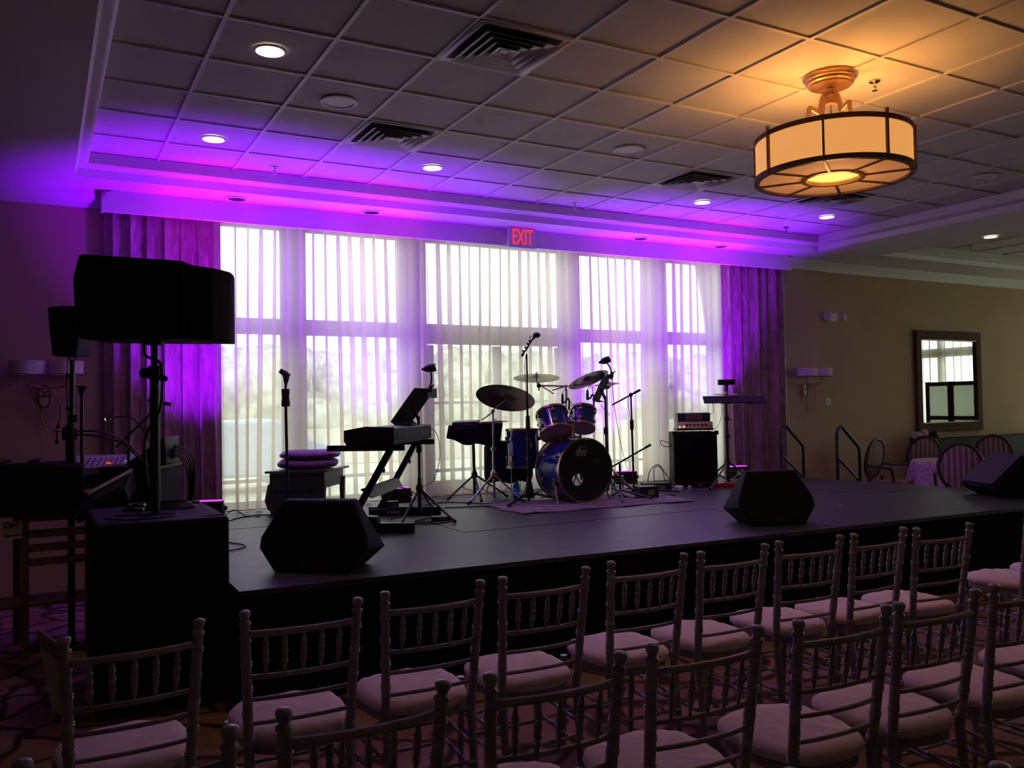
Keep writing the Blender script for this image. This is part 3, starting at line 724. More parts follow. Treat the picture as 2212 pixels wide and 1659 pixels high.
# ================================================================== tripod helpers
def tripod(t, x, y, hub, feet, rt_=.012, rl=.010, top=None, z0=None, m=M_BLKM, zs=ST, collar=.45):
    """legs fold down from a hub on the tube; feet are floor points"""
    for fx_, fy_ in feet:
        d = Vector((fx_-x, fy_-y, 0)); dn = d.normalized()
        l = t.part('leg', MB().tube([Vector((x, y, hub))+dn*.02, Vector((fx_, fy_, zs+.02))], rl, 8), m)
        t.part('rubber_foot', MB().tube([Vector((fx_, fy_, zs+.035))-dn*.03, Vector((fx_, fy_, zs+.014))+dn*.012], [.013, .016], 8), M_BLK, l)
        mid = Vector((x, y, hub)).lerp(Vector((fx_, fy_, zs+.02)), .5)
        t.part('brace', MB().bar(mid, (x, y, zs+max(.06, (hub-zs)*.22)), .012, .005), m)
    t.part('hub', MB().lathe([(.016, -.03), (.03, -.02), (.032, .02), (.02, .05), (.014, .06)], (x, y, hub), seg=12), m)

# ------------------------------------------------------------------ straight mic stand with grip, behind the left monitor
x, y = 1.80, 7.16
t = Thing('microphone_stand', 'straight black microphone stand with hand grip, behind the left monitor', 'microphone stand', (x, y, ST))
t.part('base', MB().lathe([(0, 0), (.14, 0), (.14, .012), (.12, .022), (.02, .03), (.015, .05)], (x, y, ST), seg=28), M_BLKM)
t.part('tube', MB().tube([(x, y, ST+.03), (x-.012, y, 1.62)], .012, 10), M_BLKM)
t.part('grip', MB().lathe([(.014, 0), (.034, .0), (.036, .03), (.030, .08), (.033, .11), (.034, .145), (.018, .15)], (x-.012, y, 1.60), seg=14), M_BLK)
t.part('clip', MB().tube([(x-.012, y, 1.75), (x-.008, y, 1.80)], [.008, .014], 8).tube([(x-.008, y, 1.80), (x-.004, y, 1.84), (x-.02, y, 1.875)], [.018, .026, .022], 8).tube([(x-.05, y+.02, 1.90), (x-.015, y, 1.875), (x+.012, y-.02, 1.85)], [.020, .026, .022], 10), M_BLK)

# ------------------------------------------------------------------ wooden side table with violet cushions, back left
t = Thing('side_table', 'dark green-grey wooden table under the folded violet cushions', 'table', (2.2, 7.95, ST))
A = Vector((1.76, 7.68, 0)); B = Vector((2.22, 7.51, 0)); dl = (B-A).normalized(); dp = Vector((.62, .79, 0)).normalized(); LW = (B-A).length; LD = .52
def tp_(u, v, z): p = A+dl*(u*LW)+dp*(v*LD); return Vector((p.x, p.y, z))
def quadbox(mb, u0, u1, v0, v1, z0, z1): return mb.hull([tp_(u, v, z) for u in (u0, u1) for v in (v0, v1) for z in (z0, z1)])
t.part('top', quadbox(MB(), -.05, 1.05, -.04, 1.04, 1.015, 1.035), M_GREYP, bev=.004)
t.part('apron', quadbox(quadbox(MB(), .02, .98, .0, .05, .86, 1.012), .90, .95, .02, .98, .87, 1.012), M_GREYP)
t.part('back_panel', quadbox(MB(), .02, .98, .02, .06, .64, .86), M_GREYP)
for u, v in ((.02, .0), (.9, .0), (.9, .92), (.02, .92)):
    t.part('leg', MB().hull([tp_(a, b, z) for a in (u, u+.09) for b in (v, v+.08) for z in (.94,)]+[tp_(a, b, ST+.001) for a in (u+.01, u+.07) for b in (v+.01, v+.06)]), M_GREYP)
def cushion(c, sx, sy, h, rz, lab, m, nm='cushion', cat='cushion', grp=None):
    mb = MB(); R = Matrix.Rotation(rz, 3, 'Z')
    def fn(u, v):
        a = 2*pi*u; t_ = -pi/2+pi*v; e = .55
        cx_ = math.copysign(abs(cos(a))**e, cos(a)); sy_ = math.copysign(abs(sin(a))**e, sin(a)); r = cos(t_)**.45 if cos(t_) > 1e-5 else 0
        return R@Vector((cx_*sx*r, sy_*sy*r, math.copysign(abs(sin(t_))**1.0, sin(t_))*h*.5*(1+.1*sin(a*3))+.006*sin(a*5)*r))+Vector(c)
    mb.grid(fn, 36, 12, True); return solo(nm, mb, m, lab, cat, grp, smooth=80)
cushion((2.14, 7.77, 1.085), .27, .20, .09, -.35, 'lower of two violet cushions stacked on the side table', M_PURPLE, grp='violet cushions on the side table')
cushion((2.16, 7.77, 1.165), .27, .20, .075, -.35, 'upper of two violet cushions stacked on the side table', M_PURPLE, grp='violet cushions on the side table')
solo('storage_bag', MB().hull([(1.82+a*.3, 7.80-a*.12+b*.18, z) for a in (0, 1) for b in (0, 1) for z in (.65, .90)]+[(1.79+a*.36, 7.81-a*.14+b*.18, .74) for a in (0, 1) for b in (0, 1)]), M_CLOTHB, 'black soft bag under the side table', 'bag', bev=.02)

# ------------------------------------------------------------------ keyboard on its Z-shaped stand
O = Vector((2.526, 6.688, 0)); ka = Vector((.574, .819, 0)); kl = Vector((.819, -.574, 0))
def K(a, l, z): return O+ka*a+kl*l+Vector((0, 0, z))
t = Thing('keyboard_stand', 'black angled-leg keyboard stand with grey cross panel', 'stand', O+Vector((0, 0, ST)))
for a, l0, l1, b0, b1 in ((-.52, -.20, .10, -.36, .24), (.52, -.24, .06, -.36, .26)):
    t.part('foot', MB().bar(K(a, -.33, ST+.037), K(a, .31, ST+.037), .06, .072), M_BLKM, bev=.005)
    t.part('leg', MB().bar(K(a, l0, ST+.05), K(a, l1+.03, 1.255), .045, .065, ka), M_BLKM, bev=.004)
    t.part('bed_arm', MB().bar(K(a, b0, 1.272), K(a, b1, 1.272), .045, .045), M_BLKM, bev=.003)
    for k in range(5): t.part('bolt', MB().lathe([(.005, 0), (.004, .003), (0, .003)], K(a-.023, b0+.04+.045*k, 1.274), tuple(-ka), 8), M_CHROME) if a < 0 else None
    t.part('knob', MB().lathe([(.006, 0), (.006, .03), (.018, .032), (.018, .045), (0, .047)], K(a, l0+.24, 1.10), tuple(kl), 10), M_BLK)
t.part('cross_panel', MB().hull([K(a, l, z) for a in (-.50, .50) for l, z in ((-.115, .955), (-.085, .945), (-.05, .90+.0), (-.02, .885))]+[K(a, -.07, .97) for a in (-.5, .5)]), M_GREYP)
t = Thing('keyboard', 'black stage keyboard seen end-on, lying on its angled stand', 'keyboard', K(0, 0, 1.30))
t.part('body', MB().hull([K(a, l, z) for a in (-.80, .55) for l, z in ((-.13, 1.385), (-.13, 1.302), (.23, 1.302), (.23, 1.425), (.02, 1.435), (-.02, 1.40))]), M_BLK, bev=.008)
t.part('end_cheek', MB().hull([K(a, l, z) for a in (-.815, -.795) for l, z in ((-.14, 1.415), (-.14, 1.335), (-.12, 1.30), (.235, 1.297), (.235, 1.435), (.02, 1.442))]), M_BLK, bev=.004)
wk = MB(); bk = MB()
for i in range(52):
    a = -.76+i*.0235; wk.bar(K(a, -.125, 1.372), K(a, -.025, 1.372), .022, .012)
    if i % 7 not in (2, 6): bk.bar(K(a+.0118, -.085, 1.385), K(a+.0118, -.025, 1.385), .011, .012)
w_ = t.part('white_keys', wk, M_WHITE); w_['kind'] = 'stuff'; b_ = t.part('black_keys', bk, M_BLK); b_['kind'] = 'stuff'
t.part('maker_lettering', text_mb('C', .065, K(-.52, .2345, 1.375), ka, (0, 0, 1), .0006, .001), mat('dim_print', (.09, .09, .09), .6), label='dim grey letter on the rear panel')
t.part('data_plate', MB().bar(K(-.70, .2335, 1.375), K(-.59, .2335, 1.375), .002, .05, (0, 0, 1)), mat('dim_print', (.09, .09, .09), .6))
t.part('rear_jack_plate', MB().bar(K(.05, .232, 1.36), K(.45, .232, 1.36), .004, .035, (0, 0, 1)), M_BLKM)
def pedal(c, d, lab):
    c = Vector(c); d = Vector(d).normalized(); q = Vector((-d.y, d.x, 0))
    t = Thing('foot_pedal', lab, 'pedal', c)
    t.part('housing', MB().hull([c+d*i+q*j+Vector((0, 0, z)) for i, z in ((-.07, .0), (.07, .0), (-.05, .055), (.06, .048)) for j in (-.045, .045)]), M_BLK, bev=.004)
    t.part('lever', MB().bar(c-d*.06+Vector((0, 0, .032)), c-d*.17+Vector((0, 0, .028)), .03, .008), M_CHROME)
pedal(K(-.52, -.03, ST+.074), kl, 'sustain pedal resting on the front foot bar of the keyboard stand')
def brick(c, s_, rz, lab, grp='power bricks and stage boxes', nm='power_adapter', cat='power adapter'):
    c = Vector(c); t = Thing(nm, lab, cat, c, rz, grp, local=True)
    t.part('case', MB().box((0, 0, s_[2]/2), s_), M_BLK, bev=.006)
    t.part('label', MB().box((s_[0]*.1, -s_[1]/2-.0008, s_[2]*.5), (s_[0]*.35, .001, s_[2]*.45)), M_LOGO)
brick((2.72, 7.22, ST), (.34, .16, .06), -.45, 'flat black case under the rear leg of the keyboard stand')
brick((2.74, 7.24, ST+.061), (.12, .09, .055), -.3, 'small black adapter on the flat case under the keyboard')
brick((2.93, 6.60, ST), (.16, .09, .035), -.4, 'black power adapter by the foot of the left music stand')

# ------------------------------------------------------------------ music stands with clip lamps
def music_stand(name_lab, base, hub, top, feet, desk, lamp, ext=None, cloth_=True):
    x, y = base; t = Thing('music_stand', name_lab, 'music stand', (x, y, ST))
    t.part('tube', MB().tube([(x, y, ST+.05), (x, y, hub+.1)], .016, 10).tube([(x, y, hub+.1), (x, y, top)], .011, 10), M_BLKM)
    tripod(t, x, y, hub, feet)
    t.part('clutch', MB().lathe([(.017, 0), (.024, .01), (.024, .06), (.017, .075)], (x, y, (hub+top)/2), seg=10), M_BLK)
    c, h, v = [Vector(q) for q in desk]; n = h.cross(v).normalized()
    mb = MB().slab([c-h*.5-v*.5, c+h*.5-v*.5, c+h*.5+v*.5, c-h*.5+v*.5], .004)
    dk = t.part('desk', mb, M_DESK)
    t.part('lip', MB().slab([c-h*.5-v*.5, c+h*.5-v*.5, c+h*.5-v*.5-n*lip_s*.055, c-h*.5-v*.5-n*lip_s*.055], .004), M_DESK, dk)
    t.part('bracket', MB().tube([(x, y, top-.03), c+n*lip_s*.03, c+n*lip_s*.005], .014, 8).lathe([(.05, 0), (.05, .01), (0, .012)], c+n*lip_s*.01, tuple(n*lip_s), 14), M_BLK)
    return t, c, h, v, n
def clip_lamp(foot, head, d, lab, w=.05):
    foot, head, d = Vector(foot), Vector(head), Vector(d).normalized()
    t = Thing('clip_lamp', lab, 'lamp', foot, 0, 'clip-on lamps of the music stands')
    t.part('clip', MB().bar(foot-UP*.035, foot+UP*.02, .022, .03).bar(foot+VR*.01, foot+VR*.035+UP*.03, .008, .012), M_BLK)
    t.part('neck', MB().tube(bez([foot, foot.lerp(head, .5)+VR*.012, head]), .008, 8), M_BLK)
    t.part('head', MB().tube([head-d*.045, head, head+d*.03, head+d*.075], [.034, .036, .030, .006], 12), M_BLK)
    t.part('reflector', MB().tube([head-d*.052, head-d*.044], [.032, .036], 12), M_CHROME)
# left stand: desk faces away to the left, seen nearly edge-on
lip_s = -1
t1, c, h, v, n = music_stand('black tripod music stand beside the keyboard with tilted desk', (2.83, 6.814), .875, 1.50, ((2.945, 6.37), (2.55, 6.52), (3.13, 7.22)),
    (Vector((2.80, 6.85, 1.60)), VF*.46+VR*.13, VR*.20+UP*.275), None)
t1.part('page_extension', MB().slab([c+v*.5+VR*.02, c+h*.48+v*.5+VR*.02, c+h*.48+v*.2+VR*.08, c+v*.2+VR*.08], .003), M_GREYP)
clip_lamp((2.93, 6.79, 1.74), (2.925, 6.77, 1.91), (-VR-UP*.15), 'clip lamp on top of the music stand beside the keyboard')
t2, c, h, v, n = music_stand('black tripod music stand right of the drums with tilted desk', (5.15, 7.36), .86, 1.66, ((5.30, 6.95), (4.86, 7.24), (5.5, 7.7)),
    (Vector((5.115, 7.37, 1.755)), VF*.46+VR*.12, VR*.125+UP*.265), None)
t2.part('page_extension', MB().slab([c+v*.5+VR*.02, c+h*.48+v*.5+VR*.02, c+h*.48+v*.3+VR*.05, c+v*.3+VR*.05], .003), M_DESK)
clip_lamp((5.225, 7.34, 1.89), (5.16, 7.36, 2.03), (-VR*.9-UP*.3), 'clip lamp on the music stand behind the cymbals')
# right stand: wide desk lying nearly flat
lip_s = 1
x, y = 6.76, 7.295
t = Thing('music_stand', 'black tripod music stand near the right drape with wide flat desk', 'music stand', (x, y, ST))
t.part('tube', MB().tube([(x, y, ST+.04), (x-.005, y, 1.2)], .017, 10).tube([(x-.005, y, 1.2), (x-.012, y, 1.56)], .012, 10), M_BLKM)
tripod(t, x, y, .90, ((6.30, 7.08), (7.10, 7.24), (6.80, 7.72)))
for z in (1.17, 1.37): t.part('clutch', MB().lathe([(.018, 0), (.025, .01), (.025, .045), (.018, .055)], (x-.004, y, z), seg=10).tube([(x, y, z+.03), Vector((x, y, z+.03))+VR*.045+UP*(-.03)], .007, 6), M_BLK)
def DK(r, f, z): return Vector((6.76, 7.295, 0))+VR*r+VF*f+UP*z
t.part('desk', MB().hull([DK(r, f, z) for r, f, z in ((-.27, -.07, 1.562), (-.27, -.07, 1.575), (.27, -.07, 1.562), (.27, -.07, 1.575), (-.25, .10, 1.64), (-.25, .10, 1.648), (.27, .10, 1.64), (.27, .10, 1.648))]), M_DESK, bev=.003)
t.part('desk_extension', MB().hull([DK(r, f, z) for r, f, z in ((.21, -.065, 1.555), (.44, -.065, 1.555), (.23, .10, 1.632), (.44, .10, 1.632), (.44, .10, 1.640), (.23, .1, 1.64), (.44, -.065, 1.563), (.21, -.065, 1.563))]), M_DESK)
t.part('bracket', MB().box((x-.01, y, 1.57), (.09, .05, .03)), M_BLK)
solo('sheet_music', MB().hull([DK(r, f, z) for r, f, z in ((-.12, .06, 1.655), (.14, .06, 1.655), (-.12, .10, 1.67), (.14, .1, 1.67), (-.12, .06, 1.66), (.14, .06, 1.66))]), M_PAPER, 'sheets of paper on the wide music stand desk', 'paper')
t = Thing('clip_lamp', 'bar-shaped clip lamp on the wide music stand near the right drape', 'lamp', DK(.01, .07, 1.66), 0, 'clip-on lamps of the music stands')
t.part('neck', MB().bar(DK(.01, .07, 1.655), DK(.015, .06, 1.79), .038, .022), M_BLK); t.part('bar_head', MB().bar(DK(-.085, .04, 1.80), DK(.105, .04, 1.80), .05, .062, (0, 0, 1)), M_BLK, bev=.006)
t.part('neck_highlight_plate', MB().bar(DK(.01, .055, 1.66), DK(.012, .05, 1.70), .045, .01), M_CHROME)

# ------------------------------------------------------------------ drum kit
def ring_on(mb, o, ax, R, r=.006, seg=36): return mb.torus(o, ax, R, r, seg, 6)
def drum(name, lab, cbot, axis, R, L, nl, top='film', bot='film', seg=40, hoop=.008, group='blue lacquered drums of the kit'):
    axis = Vector(axis).normalized(); o = Vector(cbot); x, y, d = basis(axis)
    t = Thing(name, lab, 'drum', o, 0, group)
    t.part('shell', MB().lathe([(R-.012, .01), (R-.004, .01), (R-.004, L-.01), (R-.012, L-.01)], o, axis, seg, cap=False), M_BLUE)
    for z, nm, k in ((0, 'bottom_head', bot), (L, 'top_head', top)):
        s_ = -1 if z == 0 else 1
        t.part(nm, MB().lathe([(R-.002, z+s_*.004), (R*.6, z+s_*.006), (0, z+s_*.006)] if s_ > 0 else [(0, z-.006), (R*.6, z-.006), (R-.002, z-.004)], o, axis, seg, cap=False), M_HEADB if k == 'black' else M_HEADW)
        mb = MB(); mb.lathe([(R-.002, z-.012), (R+hoop, z-.012), (R+hoop, z+.012), (R-.002, z+.012), (R-.002, z-.012)], o, axis, seg, cap=False)
        t.part('hoop', mb, M_GOLD)
    for k in range(nl):
        a = 2*pi*k/nl+.3; rd = x*cos(a)+y*sin(a)
        for z, e in ((L*.24, -1), (L*.76, 1)):
            p = o+d*z+rd*(R-.004)
            lg = t.part('lug', MB().lathe([(.017, 0), (.021, .006), (.021, .014), (.014, .022), (0, .024)], p, tuple(rd), 14), M_GOLD)
            t.part('tension_rod', MB().tube([p+rd*.012, o+d*(L if e > 0 else 0)+rd*(R+hoop+.001)], .0035, 6), M_CHROME, lg)
    return t, x, y, d
# bass drum, front head to the audience
BC = Vector((4.60, 6.93, .943)); BR = .30
t, x_, y_, d_ = drum('bass_drum', 'blue bass drum with black front head and round port hole', BC+Vector((0, .42, 0)), (0, -1, 0), BR, .42, 8, top='black', bot='film', seg=56, hoop=.012)
for o_ in [o for o in t.o.children if o.name.startswith(('top_head', 'bottom_head'))]: bpy.data.objects.remove(o_, do_unlink=True)
hx, hz, hr = -.095, -.085, .062      # port hole in the head
hm = MB(); N = 56; y0 = -.006
vs = [BC+Vector((cos(2*pi*k/N)*(BR-.003), y0, sin(2*pi*k/N)*(BR-.003))) for k in range(N)]+[BC+Vector((hx+cos(2*pi*k/N)*hr, y0, hz+sin(2*pi*k/N)*hr)) for k in range(N)]
hm.add(vs, [(k, (k+1) % N, N+(k+1) % N, N+k) for k in range(N)]); t.part('front_head', hm, M_HEADB, label='black head with off-centre port hole')
t.part('port_ring', MB().torus(BC+Vector((hx, y0-.001, hz)), (0, 1, 0), hr, .004, 32, 6), M_BLK)
t.part('drum_lettering', text_mb('dw', .112, BC+Vector((-.05, -.0075, .178)), (1, 0, 0), (0, 0, 1), .0008, .0055, sx=.92), M_LOGO, label='grey letters dw')
t.part('logo_bar', MB().box(BC+Vector((-.028, -.0078, .226)), (.07, .001, .007)), M_LOGO)
t.part('crown_mark', MB().slab([BC+Vector((.13+a, -.0075, .085+b)) for a, b in ((-.03, 0), (.03, 0), (.037, .022), (.018, .014), (0, .026), (-.018, .014), (-.037, .022))], .0008), mat('dark_grey_print', (.07, .065, .06), .6))
t.part('print_band', MB().box(BC+Vector((.13, -.0078, .072)), (.055, .001, .016)), mat('dark_grey_print', (.07, .065, .06), .6))
for s_ in (-1, 1):
    a = BC+Vector((s_*.27, .12, -.12)); t.part('spur', MB().tube([a, a+Vector((s_*.03, -.10, -.185))], [.011, .009], 8).lathe([(.025, -.01), (.025, .02)], a, (s_, 0, 0), 12), M_GOLD)
t.part('mount_bracket', MB().box(BC+Vector((0, .2, BR+.012)), (.10, .08, .024)).tube([BC+Vector((0, .2, BR)), BC+Vector((0, .2, BR+.15))], .013, 10), M_CHROME)
# toms
def tilt(lean, roll): return (UP*cos(lean)+VF*sin(lean)).normalized()*cos(roll)+VR*sin(roll)
ax = tilt(radians(35), radians(-9)); c1 = Vector((4.475, 7.25, 1.30))
drum('tom_drum', 'blue rack tom, larger and left of the two above the bass drum', c1, ax, .158, .23, 6)
ax2 = tilt(radians(31), radians(7)); c2 = Vector((4.80, 7.27, 1.345))
drum('tom_drum', 'blue rack tom, smaller and right of the two above the bass drum', c2, ax2, .125, .20, 5)
solo('tom_mount', MB().tube([BC+Vector((0, .2, BR+.1)), BC+Vector((-.01, .25, BR+.22)), c1+ax*.1+VR*.14], .01, 8).tube([BC+Vector((0, .2, BR+.1)), BC+Vector((.02, .25, BR+.22)), c2+ax2*.09-VR*.11], .01, 8).sph(BC+Vector((0, .22, BR+.17)), .03), M_CHROME, 'chrome double mount holding the two toms above the bass drum', 'drum hardware', smooth=50)
# floor tom
F = Vector((4.305, 7.62, .955))
t, x_, y_, d_ = drum('floor_tom', 'blue floor tom standing left of the bass drum', F, (0, 0, 1), .168, .375, 6)
for a in (radians(200), radians(320), radians(80)):
    c, s_ = cos(a), sin(a); l = t.part('leg', MB().tube([F+Vector((c*.185, s_*.185, .16)), F+Vector((c*.185, s_*.185, -.27)), F+Vector((c*.20, s_*.20, -.318))], .006, 8), M_CHROME)
    t.part('leg_bracket', MB().box(F+Vector((c*.178, s_*.178, .09)), (.03, .03, .05), a), M_GOLD, l)
# big cloth-covered drum behind
def drape_box(c, R, z0, z1, name, lab, cat, rz=0, wob=.012, m=M_CLOTHB):
    mb = MB()
    def fn(u, v):
        a = 2*pi*u; r = R*(1+.03*sin(a*5)*v); zz = z1-(z1-z0)*v+wob*sin(a*7)*v
        if v < .12: r = R*(v/.12)**.5; zz = z1
        e = .7; return Vector((c[0]+math.copysign(abs(cos(a))**e, cos(a))*r, c[1]+math.copysign(abs(sin(a))**e, sin(a))*r, zz))
    mb.grid(fn, 48, 14, True); return solo(name, mb, m, lab, cat, smooth=60, solid=.004)
t = Thing('covered_drum', 'large black drum wrapped in cloth behind the blue floor tom', 'drum', (4.33, 7.98, ST))
mb = MB()
def fn(u, v):
    a = 2*pi*u; r = .255*(1+.02*sin(a*5)*v)
    zz = 1.20-(.41)*v+.012*sin(a*7)*v
    if v < .1: r = .255*(v/.1)**.5; zz = 1.20
    if v > .9: r *= 1-.06*((v-.9)/.1)
    return Vector((4.33+cos(a)*r, 7.98+sin(a)*r, zz))
mb.grid(fn, 48, 16, True); t.part('cloth_cover', mb, M_CLOTHB, smooth=60, solid=.004)
for a in (.6, 2.7, 4.8): t.part('leg', MB().tube([(4.33+cos(a)*.2, 7.98+sin(a)*.2, .85), (4.33+cos(a)*.24, 7.98+sin(a)*.24, ST+.008)], .008, 8), M_CHROME)
# cymbals
def cymbal_mb(c, n, R, bell=.055):
    return MB().lathe([(.006, .034), (.02, .033), (bell*.8, .022), (bell, .010), (bell*1.3, .006), (R*.6, -.004), (R, -.016), (R, -.0172), (R*.6, -.0056), (bell, .0085), (.006, .032)], c, n, 56, cap=False)
def cyn(roll, lean): return (UP*cos(lean)+VF*sin(lean)).normalized()*cos(roll)+VR*sin(roll)
# ride on its own stand
RC = Vector((4.075, 7.55, 1.665)); rn = cyn(radians(9), radians(25)); jx, jy = 3.955, 7.60
t = Thing('cymbal_stand', 'chrome cymbal stand carrying the large dark ride cymbal at left of the drums', 'cymbal stand', (jx, jy, ST))
t.part('cymbal', cymbal_mb(RC, rn, .298), M_BRASS, smooth=50, label='large ride cymbal tilted with its underside showing')
t.part('tube', MB().tube([(jx, jy, ST+.03), (jx, jy, 1.15)], .0135, 10).tube([(jx, jy, 1.15), (jx, jy, 1.52)], .0095, 10), M_CHROME)
t.part('tilter', MB().sph((jx, jy, 1.525), .02).tube([(jx-.02, jy, 1.52), RC-rn*.03, RC+rn*.06], .005, 8).tube([RC+rn*.035, RC+rn*.05], .012, 8), M_CHROME)
t.part('boom_end', MB().tube([(jx, jy, 1.515), Vector((jx, jy, 1.515))-VR*.11-UP*.075], .007, 8), M_CHROME)
t.part('clutch', MB().box((jx, jy, 1.15), (.045, .03, .03)).tube([(jx, jy, 1.44), Vector((jx, jy, 1.44))+VR*.035], .006, 6), M_CHROME)
tripod(t, jx, jy, .885, ((3.60, 7.44), (4.10, 7.28), (4.12, 7.93)), m=M_CHROME)
# central stand with two crash cymbals
t = Thing('cymbal_stand', 'chrome cymbal stand behind the bass drum with two crash cymbals on boom arms', 'cymbal stand', (4.70, 7.50, ST))
jx, jy = 4.705, 7.42
t.part('tube', MB().tube([(jx, jy, ST+.03), (jx, jy, 1.25)], .013, 10).tube([(jx, jy, 1.25), (jx, jy, 1.76)], .010, 10), M_CHROME)
tripod(t, jx, jy, .86, ((4.95, 7.63), (4.45, 7.68), (4.72, 7.80)), m=M_CHROME)
CA = Vector((4.568, 7.772, 1.875)); na = cyn(radians(1), radians(9))
hub = Vector((jx, jy, 1.765))
t.part('cymbal', cymbal_mb(CA, na, .245, .05), M_BRASS, smooth=50, label='pale thin crash cymbal, highest and left')
t.part('boom_arm', MB().tube([hub+VR*.02, hub-VR*.26+UP*.01], .010, 8).tube([hub-VR*.12-UP*.075, hub-VR*.27+UP*.02, CA-na*.09+VR*.02, CA-na*.06, CA+na*.05], .007, 8), M_CHROME)
t.part('clamp', MB().sph(hub-VR*.275+UP*.01, .024).tube([hub-VR*.275-UP*.04, hub-VR*.275+UP*.05], .008, 6), M_BLKM)
CB = Vector((4.87, 7.26, 1.84)); nb = cyn(radians(-19), radians(17))
t.part('cymbal', cymbal_mb(CB, nb, .215, .045), M_BRASS, smooth=50, label='dark crash cymbal tilted up to the right')
t.part('boom_arm', MB().tube([hub-VR*.14-UP*.04, hub, CB-nb*.06, CB+nb*.05], .007, 8).sph(hub, .02), M_CHROME)
t.part('clutch', MB().box((jx, jy, 1.42), (.07, .03, .03)).tube([(jx+.03, jy, 1.42), (jx+.03, jy, 1.20)], .006, 6).tube([(jx-.02, jy, 1.42), (jx-.02, jy, 1.1)], .006, 6), M_CHROME)
# hi-hat beyond
t = Thing('hi_hat', 'pair of small pale hi-hat cymbals on a stand right of the drums', 'cymbal stand', (5.32, 7.57, ST))
t.part('tube', MB().tube([(5.32, 7.57, ST+.02), (5.32, 7.57, 1.90)], .009, 8), M_CHROME)
t.part('top_cymbal', cymbal_mb((5.32, 7.57, 1.80), cyn(radians(-4), radians(4)), .135, .04), M_BRASS, smooth=50); t.part('bottom_cymbal', cymbal_mb((5.32, 7.57, 1.77), -cyn(radians(-4), radians(4)), .135, .04), M_BRASS, smooth=50)
tripod(t, 5.32, 7.57, .9, ((5.52, 7.4), (5.12, 7.62), (5.4, 7.82)), m=M_CHROME)
# snare drums / percussion in silver behind the stand
def snare(c, R, h, lab):
    t = Thing('snare_drum', lab, 'drum', c, 0, 'silver snare drums right of the toms'); c = Vector(c)
    t.part('shell', MB().lathe([(R-.006, .0), (R, .0), (R, h), (R-.006, h)], c, seg=36, cap=False), M_CHROME)
    t.part('head', MB().lathe([(R, h+.002), (0, h+.004)], c, seg=36, cap=False), M_WHITE); t.part('bottom_head', MB().lathe([(R, -.002), (0, -.003)], c, seg=36, cap=False), M_WHITE)
    for z in (0, h): t.part('hoop', MB().torus(c+UP*z, (0, 0, 1), R+.004, .006, 36, 6), M_CHROME)
    for k in range(6):
        a = k*pi/3+.2; t.part('lug', MB().box(c+Vector((cos(a)*(R+.008), sin(a)*(R+.008), h/2)), (.016, .016, h*.5), a), M_CHROME)
    t.part('stand', MB().tube([c-UP*.002, (c.x, c.y, ST+.12)], .011, 8).tube([(c.x, c.y, ST+.3), (c.x+.2, c.y-.1, ST+.01)], .008, 8).tube([(c.x, c.y, ST+.3), (c.x-.2, c.y-.08, ST+.01)], .008, 8).tube([(c.x, c.y, ST+.3), (c.x, c.y+.2, ST+.01)], .008, 8), M_BLKM)
snare((5.20, 7.92, 1.40), .14, .17, 'silver snare drum behind the right music stand tube')
t = Thing('drum_throne', 'black round drum stool behind the bass drum', 'stool', (4.98, 7.98, ST))
t.part('seat', MB().lathe([(0, 1.20-ST), (.15, 1.20-ST), (.165, 1.215-ST), (.165, 1.245-ST), (.15, 1.265-ST), (0, 1.27-ST)], (4.98, 7.98, ST), seg=28), M_BLK)
t.part('post', MB().tube([(4.98, 7.98, ST+.15), (4.98, 7.98, 1.2)], .016, 8), M_CHROME); tripod(t, 4.98, 7.98, 1.0, ((5.2, 7.85), (4.78, 7.86), (4.99, 8.2)), m=M_CHROME)
# microphones clipped on the toms
def tom_mic(c, lab):
    c = Vector(c); t = Thing('drum_microphone', lab, 'microphone', c, 0, 'small microphones clipped on the toms')
    t.part('body', MB().tube([c+UP*.10, c+UP*.04, c-UP*.0], [.010, .014, .013], 10), M_BLK)
    t.part('clip', MB().tube(bez([c+UP*.01, c+VR*.03+UP*.02, c+VR*.045+UP*.05, c+VR*.065+UP*.03, c+VR*.06-UP*.06]), .009, 8), M_BLK)
    t.part('cable', MB().tube(bez([c+UP*.10, c+UP*.145+VR*.02, c+UP*.13+VR*.05, c+VR*.055+UP*.06, c+VR*.13-UP*.05, c+VR*.22-UP*.16]), .003, 6), M_BLK)
tom_mic((4.50, 7.16, 1.585), 'small microphone on the rim of the larger tom'); tom_mic((4.775, 7.13, 1.62), 'small microphone on the rim of the smaller tom')

# percussion pad on a tripod with draped cloth, left of the drums
x, y = 3.93, 7.984
t = Thing('percussion_pad_stand', 'black tripod holding a cloth-draped percussion pad left of the drums', 'stand', (x, y, ST))
t.part('tube', MB().tube([(x, y, ST+.03), (x-.01, y, 1.30)], .016, 10), M_BLKM)
tripod(t, x, y, .86, ((3.60, 7.92), (3.80, 7.58), (4.20, 7.78)))
solo('covered_table', MB().hull([Vector((x, y, z))+VR*a+VF*b for a, b, z in ((.02, -.02, 1.40), (.30, -.02, 1.395), (.02, .25, 1.40), (.30, .25, 1.40), (.05, 0, 1.20), (.27, 0, 1.20), (-.05, .0, 1.30))]), M_CLOTHB, 'dark cloth-covered percussion tray behind the pad, beside the floor tom', 'tray', bev=.01)
mb = MB()
def fn(u, v):       # cloth hanging in front
    r = -.255+.53*u; top = 1.385-.03*(u > .45); bot = 1.255-.075*min(1, u*2.2)**.7+.012*sin(u*14)
    z = top+(bot-top)*v; return Vector((x, y, z))+VR*(r-.025*v*(1-u))-VF*(.075+.012*sin(u*21)*v)
mb.grid(fn, 30, 8); solo('draped_cloth', mb, M_CLOTHB, 'black cloth hanging below the percussion pad', 'cloth', solid=.005, smooth=60)
